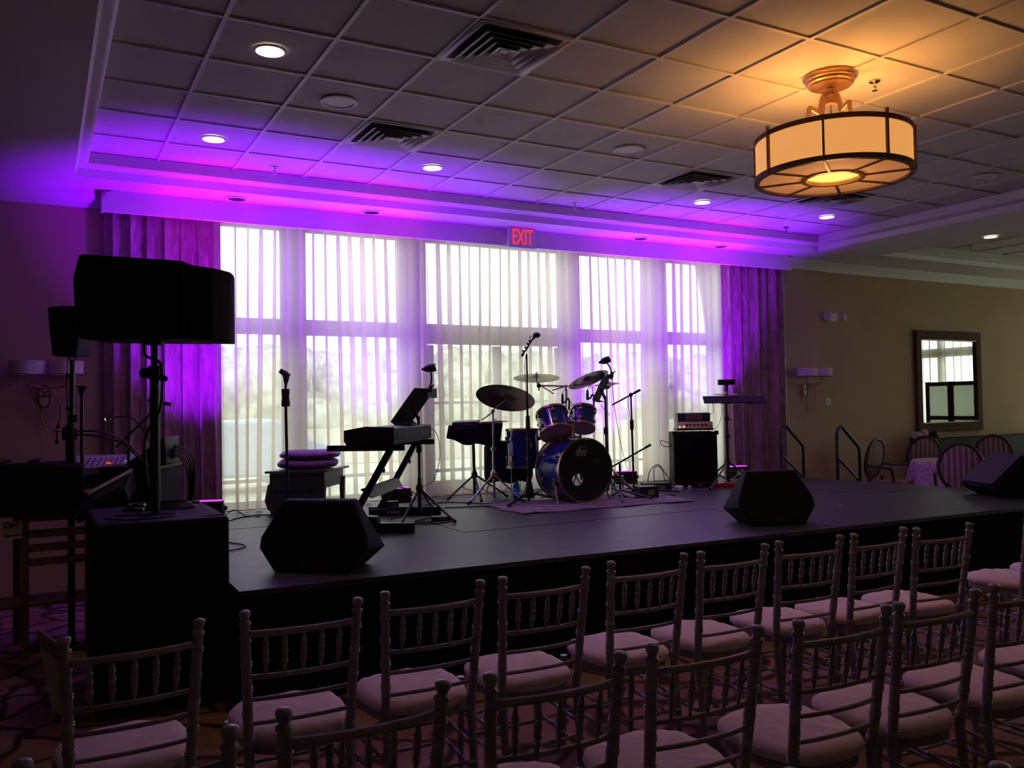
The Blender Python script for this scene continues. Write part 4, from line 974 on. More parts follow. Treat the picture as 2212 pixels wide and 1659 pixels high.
PD = lambda r, f, z: Vector((x, y, z))+VR*r+VF*f
t = Thing('percussion_pad', 'electronic percussion pad with slotted edge on a tripod', 'percussion pad', PD(-.1, 0, 1.36))
t.part('body', MB().hull([PD(r, f, z) for r, f, z in ((-.235, -.07, 1.335), (.02, -.07, 1.335), (-.22, -.06, 1.415), (.035, -.06, 1.42), (-.20, .16, 1.43), (.06, .16, 1.435), (-.2, .16, 1.36), (.06, .16, 1.36))]), M_BLK, bev=.008)
for k in range(7): t.part('slot', MB().hull([PD(-.16+k*.026+a, f, z) for a in (0, .018) for f, z in ((-.071, 1.375), (-.066, 1.405), (-.066, 1.375), (-.06, 1.405))]), M_GREYP)
t.part('edge_strip', MB().bar(PD(-.19, -.076, 1.352), PD(.0, -.076, 1.352), .006, .012), M_GREYP)
for k, (a, b) in enumerate((((.09, -.02, 1.405), (.36, .05, 1.415)), ((.07, .03, 1.407), (.30, .02, 1.42)))):
    solo('drumstick', MB().tube([PD(*a), PD(*a).lerp(PD(*b), .85), PD(*b)], [.007, .006, .003], 8), mat('stick_wood', (.42, .20, .16), .5), 'wooden drumstick on the covered tray, %s' % ('pointing right past the edge' if k == 0 else 'the one behind'), 'drumstick', 'drumsticks on the percussion tray')

# boom microphone stands
t = Thing('boom_microphone_stand', 'tall black microphone stand in front of the floor tom with mic at the top', 'microphone stand', (4.165, 7.26, ST))
x, y = 4.16, 7.26
t.part('tube', MB().tube([(x, y, ST+.02), (x, y, 1.40)], .0125, 10).tube([(x, y, 1.40), (x, y, 2.08)], .0085, 10), M_BLKM)
t.part('clutch', MB().lathe([(.013, 0), (.023, .01), (.023, .06), (.02, .17), (.013, .18)], (x, y, 1.30), seg=12), M_BLK)
t.part('base_hub', MB().lathe([(.05, 0), (.045, .06), (.025, .16), (.015, .19)], (x, y, ST+.05), seg=12), M_BLKM)
for fx_, fy_ in ((3.80, 7.02), (4.47, 6.90), (4.25, 7.66)):
    l = t.part('leg', MB().tube([(x, y, ST+.10), (fx_, fy_, ST+.022)], .012, 8), M_BLKM); t.part('rubber_foot', MB().tube([Vector((x, y, ST+.10)).lerp(Vector((fx_, fy_, ST+.022)), .9), (fx_, fy_, ST+.018)], .017, 8), M_BLK, l)
q0 = Vector((x, y, 2.10)); b0 = q0-VR*.05-UP*.045; b1 = q0+VR*.065+UP*.13
t.part('boom', MB().tube([b0, b1], .0085, 8).tube([b0, b0.lerp(b1, .18)], .013, 8), M_BLKM)
for k in (.3, .5, .7, .86): p = b0.lerp(b1, k); t.part('knob', MB().sph(p-VR*.02, .011, 8, 6), M_BLK)
t.part('microphone', MB().tube([b1-UP*.01, b1+VR*.02+UP*.025], .012, 8).sph(b1+VR*.035+UP*.03, .034, 12, 8, (1.2, 1, .8)), M_BLK)
t.part('cable', MB().tube(bez([b1+VR*.02, b1-VR*.03+UP*.02, b1-VR*.035-UP*.04, q0-VR*.018-UP*.1, q0-VR*.014-UP*.4, (x-.012, y-.01, 1.35)]), .0035, 6), M_BLK)
t = Thing('boom_microphone_stand', 'black boom stand right of the drums with arm pointing down to the snare', 'microphone stand', (5.45, 7.30, ST))
x, y = 5.45, 7.30
t.part('tube', MB().tube([(x, y, ST+.02), (x-.01, y, 1.35)], .012, 10).tube([(x-.01, y, 1.35), (x-.015, y, 1.66)], .009, 10), M_BLKM)
t.part('clutch', MB().lathe([(.013, 0), (.021, .01), (.021, .1), (.013, .11)], (x-.01, y, 1.30), seg=12), M_BLK)
q0 = Vector((x-.015, y, 1.67)); t.part('boom', MB().tube([q0-VR*.20-UP*.105, q0+VR*.03+UP*.015], .0085, 8).tube([q0+VR*.03+UP*.015, q0+VR*.10+UP*.05], .013, 8), M_BLKM)
t.part('knob', MB().sph(q0, .022, 10, 6), M_BLK)
t.part('leg', MB().tube([(x, y, ST+.06), (5.86, 7.06, ST+.02)], .011, 8), M_BLKM); t.part('leg', MB().tube([(x, y, ST+.06), (5.12, 7.02, ST+.02)], .011, 8), M_BLKM); t.part('leg', MB().tube([(x, y, ST+.06), (5.5, 7.7, ST+.02)], .011, 8), M_BLKM)
t.part('cable', MB().tube(bez([q0-VR*.02, q0-VR*.03-UP*.1, q0-VR*.01-UP*.25, (x-.015, y-.01, 1.2)]), .003, 6), M_BLK)
x, y = 5.00, 6.92
t = Thing('boom_microphone_stand', 'low boom stand with its arm crossing the bass drum edge', 'microphone stand', (x, y, ST))
t.part('tube', MB().tube([(x, y, ST+.02), (x, y, .99)], .011, 8), M_BLKM); t.part('boom', MB().tube([Vector((x, y, 1.0))-VR*.10-UP*.055, Vector((x, y, 1.0))+VR*.30+UP*.165], .0085, 8), M_BLKM)
t.part('counterweight', MB().tube([Vector((x, y, 1.0))+VR*.25+UP*.137, Vector((x, y, 1.0))+VR*.31+UP*.17], .012, 8), M_BLK)
t.part('microphone', MB().tube([Vector((x, y, 1.0))-VR*.10-UP*.055, Vector((x, y, 1.0))-VR*.19-UP*.085], [.018, .024], 10), mat('grey_mic', (.10, .10, .10), .5))
for fx_, fy_ in ((5.26, 6.74), (4.86, 6.70), (5.1, 7.2)): t.part('leg', MB().tube([(x, y, ST+.1), (fx_, fy_, ST+.015)], .010, 8), M_BLKM)
# kick pedal / hardware tangle at the right of the bass drum
t = Thing('bass_drum_pedal', 'black foot pedal and hardware at the right of the bass drum', 'pedal', (5.2, 7.05, ST))
t.part('footboard', MB().hull([(5.16+a, 6.98+b, z) for a in (0, .12) for b, z in ((0, ST+.01), (.3, ST+.09), (.3, ST+.075), (0, ST))]), M_BLKM); t.part('frame', MB().tube([(5.15, 7.27, ST+.01), (5.15, 7.27, ST+.2), (5.29, 7.27, ST+.2), (5.29, 7.27, ST+.01)], .009, 8), M_CHROME)
t.part('heel_plate', MB().box((5.22, 6.94, ST+.01), (.12, .09, .018)), M_BLKM)
brick((5.33, 6.93, ST), (.20, .16, .12), -.3, 'black stage box with faint label at the foot of the right boom stand', nm='stage_box', cat='box')

t = Thing('water_bottle', 'blue plastic water bottle on the stage under the floor tom', 'bottle', (4.17, 7.53, ST))
bm_ = bpy.data.materials.new('blue_bottle'); bm_.use_nodes = True; bb = bm_.node_tree.nodes['Principled BSDF']; bb.inputs['Base Color'].default_value = (.02, .30, .75, 1); bb.inputs['Roughness'].default_value = .12; bb.inputs['Transmission Weight'].default_value = .75; bb.inputs['IOR'].default_value = 1.2
t.part('body', MB().lathe([(0, 0), (.033, .0), (.035, .01), (.035, .06), (.031, .07), (.035, .08), (.035, .13), (.028, .165), (.013, .185), (.013, .20), (0, .2)], (4.17, 7.53, ST), seg=20), bm_)
t.part('cap', MB().lathe([(0, .198), (.015, .198), (.015, .215), (0, .215)], (4.17, 7.53, ST), seg=16), M_BLK)
t.part('label', MB().lathe([(.0355, .085), (.0355, .125)], (4.17, 7.53, ST), seg=20, cap=False), mat('bottle_label', (.05, .35, .8), .5))

# ------------------------------------------------------------------ amplifiers at the right
AC = Vector((6.47, 7.50, 0)); a_r = Vector((.86, -.51, 0)).normalized(); a_f = Vector((.51, .86, 0)).normalized()
def AM(r, f, z): return AC+a_r*r+a_f*f+UP*z
t = Thing('speaker_cabinet', 'black guitar speaker cabinet with dark grille near the right drape', 'speaker', AM(0, .2, ST))
t.part('cabinet', MB().hull([AM(r, f, z) for r in (-.245, .245) for f in (0, .38) for z in (ST+.01, 1.245)]), M_CAB, bev=.015)
t.part('grille', MB().hull([AM(r, f, z) for r in (-.20, .20) for f in (-.008, .004) for z in (ST+.07, 1.19)]), M_GRILLE)
for r in (-.238, .238):
    for z in (ST+.02, 1.235): t.part('corner_guard', MB().box(AM(r, .01, z), (.045, .045, .045), atan2(a_r.y, a_r.x)), M_BLKM, bev=.008)
t.part('side_handle', MB().hull([AM(r, f, z) for r in (.243, .252) for f in (.12, .26) for z in (1.0, 1.05)]), M_BLKM)
t = Thing('amplifier_head', 'valve amplifier head with silver panel and glowing amber lamps', 'amplifier', AM(-.0, .15, 1.262))
t.part('base_plate', MB().hull([AM(r, f, z) for r in (-.205, .205) for f in (.01, .27) for z in (1.262, 1.285)]), M_BLK)
t.part('front_panel', MB().hull([AM(r, f, z) for r in (-.20, .20) for f, z in ((.0, 1.285), (.02, 1.36), (.05, 1.285), (.05, 1.36))]), mat('silver_panel', (.5, .45, .48), .35, metal=.4))
t.part('cage', MB().hull([AM(r, f, z) for r in (-.185, .185) for f in (.06, .26) for z in (1.285, 1.46)]), mat('dark_mesh', (.03, .03, .035), .4), bev=.01)
t.part('window', MB().hull([AM(r, f, z) for r in (-.09, .09) for f in (.055, .062) for z in (1.37, 1.45)]), mat('cage_window', (.25, .24, .26), .3, metal=.3))
for k in range(4): t.part('valve', MB().lathe([(.014, 0), (.014, .045), (.006, .06), (0, .06)], AM(-.06+.04*k, .052, 1.375), seg=10), mat('valve_red', (.16, .04, .05), .2))
for k in range(6): t.part('knob', MB().lathe([(.012, 0), (.012, .014), (0, .015)], AM(-.09+.042*k, .01, 1.325), tuple(-a_f), 12), M_BLK)
for k in range(2): t.part('pilot_lamp', MB().sph(AM(-.172+.045*k, -.002, 1.305), .009, 8, 6), E_AMB, label='glowing amber pilot lamp')
t.part('panel_marks', MB().bar(AM(.135, .0045, 1.312), AM(.150, .0045, 1.312), .001, .006).bar(AM(.157, .0045, 1.312), AM(.168, .0045, 1.312), .001, .006).bar(AM(.175, .0045, 1.312), AM(.188, .0045, 1.312), .001, .006), M_HOLE)
t = Thing('power_supply_box', 'black unit with a red light on the stage in front of the cabinet', 'box', AM(.03, -.08, ST)); t.part('case', MB().hull([AM(r, f, z) for r in (-.03, .17) for f in (-.13, -.03) for z in (ST, ST+.055)]), M_BLK, bev=.004); t.part('indicator', MB().box(AM(.02, -.131, ST+.03), (.014, .004, .01), atan2(a_r.y, a_r.x)), E_RED)
t = Thing('effects_pedal', 'flat red effects pedal at the foot of the wide music stand', 'pedal', AM(.28, -.12, ST)); t.part('case', MB().hull([AM(r, f, z) for r in (.17, .40) for f in (-.16, -.04) for z in (ST, ST+.05)]), mat('red_paint', (.5, .04, .02), .4), bev=.006)
for k in range(3): t.part('switch', MB().lathe([(.010, 0), (.010, .012), (0, .013)], AM(.21+.075*k, -.12, ST+.05), seg=10), M_CHROME)
for k, (x, y, s_) in enumerate(((6.13, 7.40, .09), (6.04, 7.30, .07), (6.20, 7.30, .06))):
    tb = Thing('small_adapter', 'small pale adapter among the cables left of the speaker cabinet, %s' % ('largest one', 'leftmost one', 'rightmost one')[k], 'adapter', (x, y, ST), .4*k, 'pale adapters among the cables', local=True)
    tb.part('case', MB().box((0, 0, .02), (s_, s_*.6, .04)), M_WHITE, bev=.004); tb.part('plug', MB().box((s_*.6, 0, .015), (.03, .02, .02)), M_BLK)
brick((5.86, 7.45, ST), (.30, .17, .085), -.4, 'dark green-black box of plugs on the stage behind the boom stand leg', nm='power_strip', cat='power strip')

# uplight fixtures
def fixture(x, y, rz, lab, w=.25):
    t = Thing('led_uplight', lab, 'light', (x, y, ST), rz, 'violet led uplights on the stage floor', local=True)
    t.part('housing', MB().box((0, 0, .115), (w, .11, .14)), M_BLK, bev=.008); t.part('lens', MB().box((0, 0, .187), (w-.03, .08, .004)), E_VIO, label='lit violet lens')
    for s_ in (-1, 1): t.part('bracket', MB().box((s_*(w/2+.008), 0, .075), (.006, .04, .15)).box((s_*(w/2-.01), 0, .003), (.04, .1, .006)), M_BLKM); t.part('knob', MB().lathe([(.018, 0), (.018, .02), (0, .021)], (s_*(w/2+.01), 0, .12), (s_, 0, 0), 10), M_BLK)
fixture(1.24, 7.62, -.3, 'violet led uplight at the foot of the left drape'); fixture(2.95, 7.66, 0, 'violet led uplight hidden behind the keyboard legs')
fixture(5.78, 7.90, -.3, 'violet led uplight glowing behind the bass drum, left of the amplifier'); fixture(7.22, 7.64, -.15, 'violet led uplight behind the wide music stand with a white label')
solo('label_card', MB().box((7.21, 7.582, ST+.12), (.085, .002, .06), -.15), M_WHITE, 'small white label on the uplight behind the wide music stand', 'label')

# cables on the stage
def cable(pts, lab, r=.005, z=ST, grp='cables lying on the stage', m=M_BLK):
    P = [Vector((p[0], p[1], p[2] if len(p) > 2 else z+r)) for p in pts]
    return solo('cable', MB().tube(bez(P, 8), r, 6), m, lab, 'cable', grp, smooth=60)
cable([(.93, 5.45), (1.0, 5.9), (1.25, 6.15), (1.12, 6.6), (1.25, 7.3), (1.6, 7.85), (1.9, 7.75)], 'cable snaking from the big speaker stack towards the side table')
cable([(1.38, 7.6), (1.42, 7.75, .68), (1.5, 7.8, .7), (1.6, 7.8), (1.7, 7.75)], 'cable looping between the left uplight and the side table')
cable([(2.95, 7.0), (3.2, 7.6), (3.5, 7.75), (3.9, 7.25), (4.2, 7.2), (4.45, 7.15)], 'cable running across the stage from the left music stand to the drums', .006)
cable([(3.3, 7.35), (3.8, 7.18), (4.1, 7.1), (4.5, 6.75), (4.9, 6.6), (5.2, 6.75)], 'cable running along the rug in front of the bass drum', .006)
cable([(5.05, 6.62), (5.3, 6.72), (5.45, 6.9), (5.65, 6.86), (5.6, 6.98), (5.35, 7.02), (5.2, 7.15)], 'cable loop at the right foot of the drum kit', .006)
cable([(5.8, 7.52), (5.85, 7.55, .82), (5.95, 7.52, .90), (6.05, 7.50, .78), (6.15, 7.45), (6.28, 7.40)], 'cable arching above the plug box left of the speaker cabinet')
cable([(5.88, 7.50), (5.90, 7.53, .86), (6.0, 7.53, .86), (6.02, 7.48, .72), (6.1, 7.42)], 'second cable arching above the plug box')
cable([AM(-.25, .1, 1.10), AM(-.30, .08, 1.08), AM(-.37, .08, 1.10), AM(-.38, .08, 1.15), AM(-.33, .08, 1.14), AM(-.27, .08, 1.11)], 'cable loop hanging at the left side of the speaker cabinet', .005)
cable([(2.85, 6.75, 1.42), (2.98, 6.78, 1.35), (3.04, 6.85, 1.15), (2.98, 6.85, .95), (2.86, 6.80, .90)], 'thin cable hanging down the left music stand', .003, grp=None)
cable([(5.22, 7.33, 1.85), (5.30, 7.4, 1.5), (5.45, 7.5, 1.1), (5.6, 7.6, .85), (5.75, 7.68, .66)], 'thin cable falling from the clip lamp right of the drums', .003, grp=None)
cable([(2.62, 7.2), (2.8, 7.3, .85), (2.95, 7.2, .8), (2.95, 7.05, .66), (2.75, 7.0), (2.6, 6.9)], 'cable coiled under the rear of the keyboard stand', .005)
cable([(2.60, 6.55), (2.75, 6.42), (2.95, 6.45), (3.05, 6.6), (2.9, 6.75), (2.7, 6.62), (2.85, 6.5)], 'cable coil at the foot of the left music stand', .005)
cable([(4.2, 7.5), (4.35, 7.35), (4.5, 7.6), (4.62, 7.5), (4.7, 7.7)], 'cable between the floor tom and the bass drum', .005)
cable([AM(.05, .08, 1.46), DK(-.16, .02, 1.45), DK(-.155, .02, 1.58)], 'thin cable from the amplifier head to the wide music stand', .003, grp=None)
cable([DK(-.06, .03, 1.60), DK(-.05, .03, 1.45), DK(-.10, .05, 1.30), AM(.22, .2, 1.265)], 'pale thin cable from the wide desk to the amplifier', .003, grp=None, m=M_LOGO)

# ================================================================== speaker stack at the left
t = Thing('subwoofer', 'tall black subwoofer cabinet beside the left end of the stage', 'speaker', (.57, 5.33, 0))
t.part('cabinet', MB().box((.575, 5.335, .5), (.665, .885, .998)), M_CAB, bev=.018)
t.part('grille', MB().box((.575, 4.888, .5), (.60, .012, .90)), M_GRILLE)
for x, y in ((.84, 4.97), (.84, 5.72), (.31, 4.97)): t.part('foot_recess', MB().box((x, y, 1.0), (.10, .03, .006), .1), M_HOLE)
t.part('handle', MB().box((.91, 5.33, .62), (.012, .22, .09)), M_BLK, bev=.01)
t = Thing('speaker_pole', 'thick black pole standing on the subwoofer', 'speaker pole', (.575, 5.29, 1.0))
t.part('tube', MB().tube([(.575, 5.29, 1.0), (.575, 5.29, 1.80)], .027, 14).tube([(.575, 5.29, 1.80), (.575, 5.29, 1.975)], .021, 14), M_BLKM)
t.part('collar', MB().lathe([(.03, 0), (.038, .01), (.038, .07), (.03, .08)], (.575, 5.29, 1.76), seg=14), M_BLK)
t.part('knob', MB().sph(Vector((.575, 5.29, 1.80))-VR*.05, .030, 12, 8, (1.3, 1, 1)), M_BLK); t.part('knob', MB().sph(Vector((.575, 5.29, 1.765))+VR*.052, .020, 10, 8, (1.2, 1, 1)), M_BLK)
def S3(r, f, z): return Vector((.575, 5.29, 0))+VR*r+VF*f+UP*z
t = Thing('loudspeaker', 'large black loudspeaker on the pole above the subwoofer', 'speaker', S3(0, 0, 1.975))
t.part('cabinet', MB().hull([S3(r, f, z) for r, f, z in ((-.33, -.2, 2.455), (-.33, -.2, 1.985), (.26, -.24, 2.40), (.26, -.24, 1.972), (-.425, -.08, 2.35), (-.41, -.08, 2.03), (-.425, .1, 2.35), (-.41, .1, 2.03), (-.33, .22, 2.46), (-.33, .22, 1.99), (.26, .24, 2.41), (.26, .24, 1.975))]), M_CAB, bev=.012)
t.part('front_grille', MB().hull([S3(r, f, z) for r, f, z in ((.25, -.23, 2.385), (.25, -.23, 1.978), (.25, .23, 2.39), (.25, .23, 1.978), (.40, -.19, 2.365), (.40, -.19, 1.968), (.425, -.1, 2.368), (.42, -.1, 1.965), (.44, .0, 2.37), (.435, 0, 1.965), (.425, .1, 2.37), (.42, .1, 1.965), (.40, .19, 2.37), (.4, .19, 1.97))]), M_GRILLE, bev=.006)
t.part('pole_socket', MB().lathe([(.05, -.012), (.05, .02)], S3(0, 0, 1.972), seg=16), M_BLK)
cable([S3(-.06, 0, 1.985), S3(-.05, 0, 1.90), S3(.035, -.02, 1.86), S3(.05, -.02, 1.78), S3(.04, -.02, 1.6), S3(-.04, -.02, 1.45), S3(-.05, -.02, 1.3), S3(-.03, -.02, 1.12)], 'black cable hanging from the large loudspeaker down its pole', .009, grp=None)
# cable coil and connectors on top of the subwoofer
t = Thing('cable_coil', 'coil of black cable with silver connectors on the subwoofer', 'cable', (.55, 5.45, 1.0))
mb = MB()
for k in range(5): mb.torus((.62, 5.50, 1.008+.006*k), (0, 0, 1), .20-.008*k, .006, 40, 6, sy=.6)
t.part('coil', mb, M_BLK)
for a, b in (((.48, 5.40, 1.02), (.52, 5.36, 1.02)), ((.80, 5.46, 1.03), (.84, 5.45, 1.03)), ((.50, 5.45, 1.03), (.53, 5.40, 1.04))): t.part('connector', MB().tube([a, b], .010, 10), M_CHROME)
cable([(.30, 5.15), (.42, 5.0), (.62, 5.03), (.66, 5.15), (.5, 5.2), (.36, 5.25)], 'thin loose cable loop on the front of the subwoofer top', .0045, z=1.0, grp=None)

# ================================================================== mixing corner, far left
t = Thing('rack_case', 'black equipment rack case behind the loudspeaker pole', 'case', (.68, 6.42, 0))
t.part('case', MB().box((.62, 6.54, .60), (.40, .42, 1.19), -.45), M_CAB, bev=.01); t.part('lid_edge', MB().box((.62, 6.54, 1.2), (.42, .44, .02), -.45), M_BLKM)
t = Thing('worktable', 'dark wooden worktable under the mixing desk', 'table', (.28, 6.9, 0))
t.part('top', MB().box((.15, 6.96, 1.13), (.72, .46, .03), -.2), M_WOODL); t.part('apron', MB().box((.12, 6.74, 1.08), (.66, .02, .07), -.2), M_WOODL)
for a, b in ((-.14, 6.84), (.40, 6.74), (-.10, 7.16), (.46, 7.06)): t.part('leg', MB().box((a, b, .56), (.045, .045, 1.11), -.2), M_WOODL)
def slope(c, w, d, h0, h1, rz):
    R = Matrix.Rotation(rz, 3, 'Z'); return [R@Vector(p)+Vector(c) for p in ((-w/2, -d/2, 0), (w/2, -d/2, 0), (w/2, d/2, 0), (-w/2, d/2, 0), (-w/2, -d/2, h0), (w/2, -d/2, h0), (w/2, d/2, h1), (-w/2, d/2, h1))]
t = Thing('mixing_desk', 'pale mixing desk with orange light on the worktable at far left', 'mixer', (.35, 6.75, 1.146))
t.part('body', MB().hull(slope((.37, 6.83, 1.146), .46, .36, .05, .12, -.25)), mat('mixer_grey', (.30, .27, .30), .45), bev=.006)
t.part('indicator', MB().box((.42, 6.655, 1.222), (.03, .012, .008)), E_ORG); t.part('indicator', MB().box((.53, 6.64, 1.232), (.016, .01, .006)), E_GRN)
mb = MB()
for i in range(8):
    for j in range(4): mb.lathe([(.006, 0), (.005, .012), (0, .012)], (.24+i*.036+j*.012, 6.72-i*.009+j*.06, 1.20+j*.012), seg=8)
k_ = t.part('fader_knobs', mb, M_BLK); k_['kind'] = 'stuff'
t = Thing('mixing_desk', 'tilted dark mixer with green and orange lights beside the loudspeaker pole', 'mixer', (.64, 6.45, 1.21))
P0 = S_ = Vector((.66, 6.47, 1.235))
t.part('body', MB().hull([P0+VR*a+VF*b+UP*c for a, b, c in ((-.12, -.12, -.02), (.16, -.12, .17), (-.12, .14, -.02), (.16, .14, .17), (.17, -.12, -.02), (.17, .14, -.02))]), M_BLK, bev=.006)
for a, m_ in ((-.07, E_WHT), (-.03, E_ORG), (.01, E_GRN), (.05, E_ORG)):
    t.part('indicator', MB().box(P0+VR*(a)+VF*(-.05 if m_ in (E_ORG,) else .03)+UP*((a+.12)*.68-.008), (.013, .02, .008)), m_)
for k in range(6): t.part('fader', MB().box(P0+VR*(-.09+.04*k)-VF*.0+UP*((-.09+.04*k+.12)*.68-.008), (.012, .03, .014)), M_GREYP)
t = Thing('keyboard_controller', 'tilted music workstation with a white tape strip leaning on the stack', 'keyboard', (.42, 6.3, 1.0))
P1 = Vector((.42, 6.20, .99))
def PW(u, v): return P1+VR*(-.22+.33*u)+VF*(-.08+.13*v)+UP*(-.08+.17*u+.13*v)
t.part('body', MB().hull([PW(u, v) for u in (0, 1) for v in (0, 1)]+[PW(u, v)+VF*.05-UP*q for u, v, q in ((0, 0, .05), (1, 0, .08), (0, 1, .10), (1, 1, .14))]), mat('dark_violet_plastic', (.03, .02, .03), .4), bev=.004)
n1 = (PW(1, 0)-PW(0, 0)).cross(PW(0, 1)-PW(0, 0)).normalized()
if n1.y > 0: n1 = -n1
t.part('tape_strip', MB().slab([PW(.12, .78)+n1*.002, PW(.98, .78)+n1*.002, PW(.98, .99)+n1*.002, PW(.12, .99)+n1*.002], .002), M_WHITE, label='strip of white tape')
for k in range(10): t.part('key', MB().slab([PW(.36+.055*k, .25)+n1*.003, PW(.40+.055*k, .25)+n1*.003, PW(.40+.055*k, .55)+n1*.003, PW(.36+.055*k, .55)+n1*.003], .006), M_GREYP)
t = Thing('gooseneck_lamp', 'small gooseneck lamp with a bright white tip above the mixers', 'lamp', (.60, 6.45, 1.28))
g0 = Vector((.60, 6.47, 1.28)); ge = Vector((.412, 6.593, 1.532))
t.part('neck', MB().tube(bez([g0+VR*.12+UP*.02, g0+VR*.02+UP*.18, g0-VR*.06+UP*.26, ge+VR*.02+UP*.008]), .005, 8), M_BLK); t.part('tip', MB().tube([ge+VR*.02, ge-VR*.012], [.012, .010], 8), M_BLK); t.part('bulb', MB().sph(ge-VR*.012-UP*.002, .0085, 8, 6), E_WHT)
t = Thing('boom_microphone_stand', 'short boom stand with a microphone pointing at the loudspeaker pole', 'microphone stand', (.55, 6.6, 1.146))
t.part('tube', MB().tube([(.545, 6.6, 1.146), (.545, 6.6, 1.42)], .012, 8), M_BLKM); q = Vector((.545, 6.6, 1.42)); t.part('boom', MB().tube([q-VR*.09-UP*.09, q+VR*.10+UP*.09, q+VR*.22+UP*.21], .008, 8), M_BLKM); t.part('microphone', MB().tube([q+VR*.21+UP*.20, q+VR*.22+UP*.22, q+VR*.17+UP*.235], [.012, .015, .02], 8).tube([q+VR*.14+UP*.24, q+VR*.30+UP*.205], .014, 8), M_BLK)
t.part('base', MB().lathe([(0, 0), (.09, 0), (.09, .012), (.02, .02)], (.545, 6.6, 1.146), seg=20), M_BLKM)
mb = MB()
for k in range(7):
    a = .012*k; q = lambda r, f, z: Vector((.84, 6.36, 0))+VR*r+VF*f+UP*z
    mb.tube(bez([q(-.06, .0, 1.22), q(-.02, 0, 1.27+a), q(.03+a, 0, 1.23+a*.5), q(.07+a*.6, 0, 1.1), q(.06+a*.4, 0, .95), q(.0, .02, .80)], 6), .0045, 6)
solo('cable_bundle', mb, M_BLK, 'bundle of cables falling behind the rack case beside the left drape', 'cable', kind='stuff', smooth=60)
cable([(.19, 6.47, 1.45), (.34, 6.42, 1.45), (.50, 6.36, 1.38), (.62, 6.3, 1.24), (.66, 6.28, 1.2)], 'upper of two cables from the small speaker stand to the mixers', .007, grp=None)
cable([(.19, 6.47, 1.43), (.34, 6.42, 1.42), (.50, 6.38, 1.36), (.60, 6.33, 1.24), (.64, 6.3, 1.19)], 'lower of two cables from the small speaker stand to the mixers', .007, grp=None)
# small speaker on its tripod
t = Thing('loudspeaker', 'small black loudspeaker on a thin stand at far left', 'speaker', (.20, 6.47, 1.94))
def S2(r, f, z): return Vector((.19, 6.47, 0))+VR*r+VF*f+UP*z
t.part('cabinet', MB().hull([S2(r, f, z) for r, f, z in ((-.115, -.10, 2.28), (.115, -.10, 2.275), (.09, .13, 2.27), (-.09, .13, 2.27), (-.085, -.09, 1.96), (.075, -.10, 1.945), (.07, .11, 1.96), (-.07, .11, 1.96), (-.095, -.11, 2.15), (.09, -.11, 2.15), (-.03, -.115, 1.95), (-.02, -.12, 2.285), (.05, -.12, 2.285))]), M_CAB, bev=.01)
t.part('yoke', MB().tube([S2(-.03, 0, 1.96), S2(-.012, 0, 1.925), S2(.012, 0, 1.925), S2(.03, 0, 1.955)], .008, 8), M_CHROME)
t = Thing('speaker_stand', 'black crank stand carrying the small loudspeaker at far left', 'stand', (.18, 6.47, 0))
t.part('tube', MB().tube([(.18, 6.47, .0), (.18, 6.47, 1.22)], .022, 12).tube([(.18, 6.47, 1.22), (.18, 6.47, 1.50)], .034, 12).tube([(.185, 6.47, 1.50), (.192, 6.47, 1.93)], .016, 10), M_BLKM)
t.part('crank_housing', MB().box(S2(-.02, 0, 1.44), (.09, .07, .09)), M_BLK, bev=.01); t.part('crank', MB().tube([S2(-.05, -.02, 1.45), S2(-.09, -.03, 1.46), S2(-.09, -.03, 1.39)], .006, 8).sph(S2(-.09, -.03, 1.385), .013, 8, 6).sph(S2(-.08, -.03, 1.49), .013, 8, 6), M_BLK)
t.part('clamp', MB().box(S2(.0, 0, 1.54), (.05, .05, .05)).sph(S2(-.02, -.02, 1.61), .014, 8, 6).sph(S2(-.02, -.02, 1.83), .015, 8, 6), M_BLK)
t.part('side_cable', MB().tube([S2(-.02, -.02, 1.93), S2(-.028, -.02, 1.75), S2(-.02, -.02, 1.5)], .003, 6), M_BLK)
t = Thing('microphone_stand', 'thin dark stand with flared clip beside the small speaker stand', 'microphone stand', (.26, 6.60, 1.146)); t.part('tube', MB().tube([(.25, 6.60, 1.146), (.252, 6.60, 1.70)], .011, 8), M_BLKM); t.part('clip', MB().tube([(.252, 6.6, 1.70), (.252, 6.6, 1.73), (.255, 6.6, 1.76)], [.012, .02, .036], 10), M_BLK)
t.part('handset', MB().tube([(.20, 6.56, 1.60), (.20, 6.56, 1.86)], .012, 8), M_BLK); t.part('base', MB().lathe([(0, 0), (.07, 0), (.07, .01), (.02, .02)], (.25, 6.60, 1.146), seg=18), M_BLKM)
# black cloth-covered case on a slatted cart
t = Thing('equipment_cart', 'low slatted wooden cart at far left below the black cloth', 'cart', (-.3, 6.5, 0))
for x in (-.93, -.09, .28): t.part('post', MB().box((x, 6.40, .46), (.045, .045, .92)), M_WOODL)
for z, h in ((.90, .04), (.80, .05), (.71, .05), (.62, .05)): t.part('slat', MB().box((.10, 6.375, z), (.34, .018, h)), M_WOODL)
t.part('top_board', MB().box((-.33, 6.55, .93), (1.26, .36, .025)), M_WOODL); t.part('shelf', MB().box((-.33, 6.55, .34), (1.2, .34, .02)), M_WOODL)
t = Thing('hand_lettered_card', 'pale card with dark hand lettering on the cart at far left', 'sign', (-.17, 6.38, .77)); t.part('card', MB().box((-.16, 6.372, .835), (.115, .004, .115)), M_PAPER); t.part('lettering', text_mb('CMT', .042, (-.16, 6.3695, .862), (1, 0, 0), UP, .0005, .001), M_HOLE)
t.part('pencil_marks', MB().box((-.185, 6.3695, .80), (.03, .001, .012)).box((-.135, 6.3695, .80), (.04, .001, .009)), M_HOLE)
mb = MB()
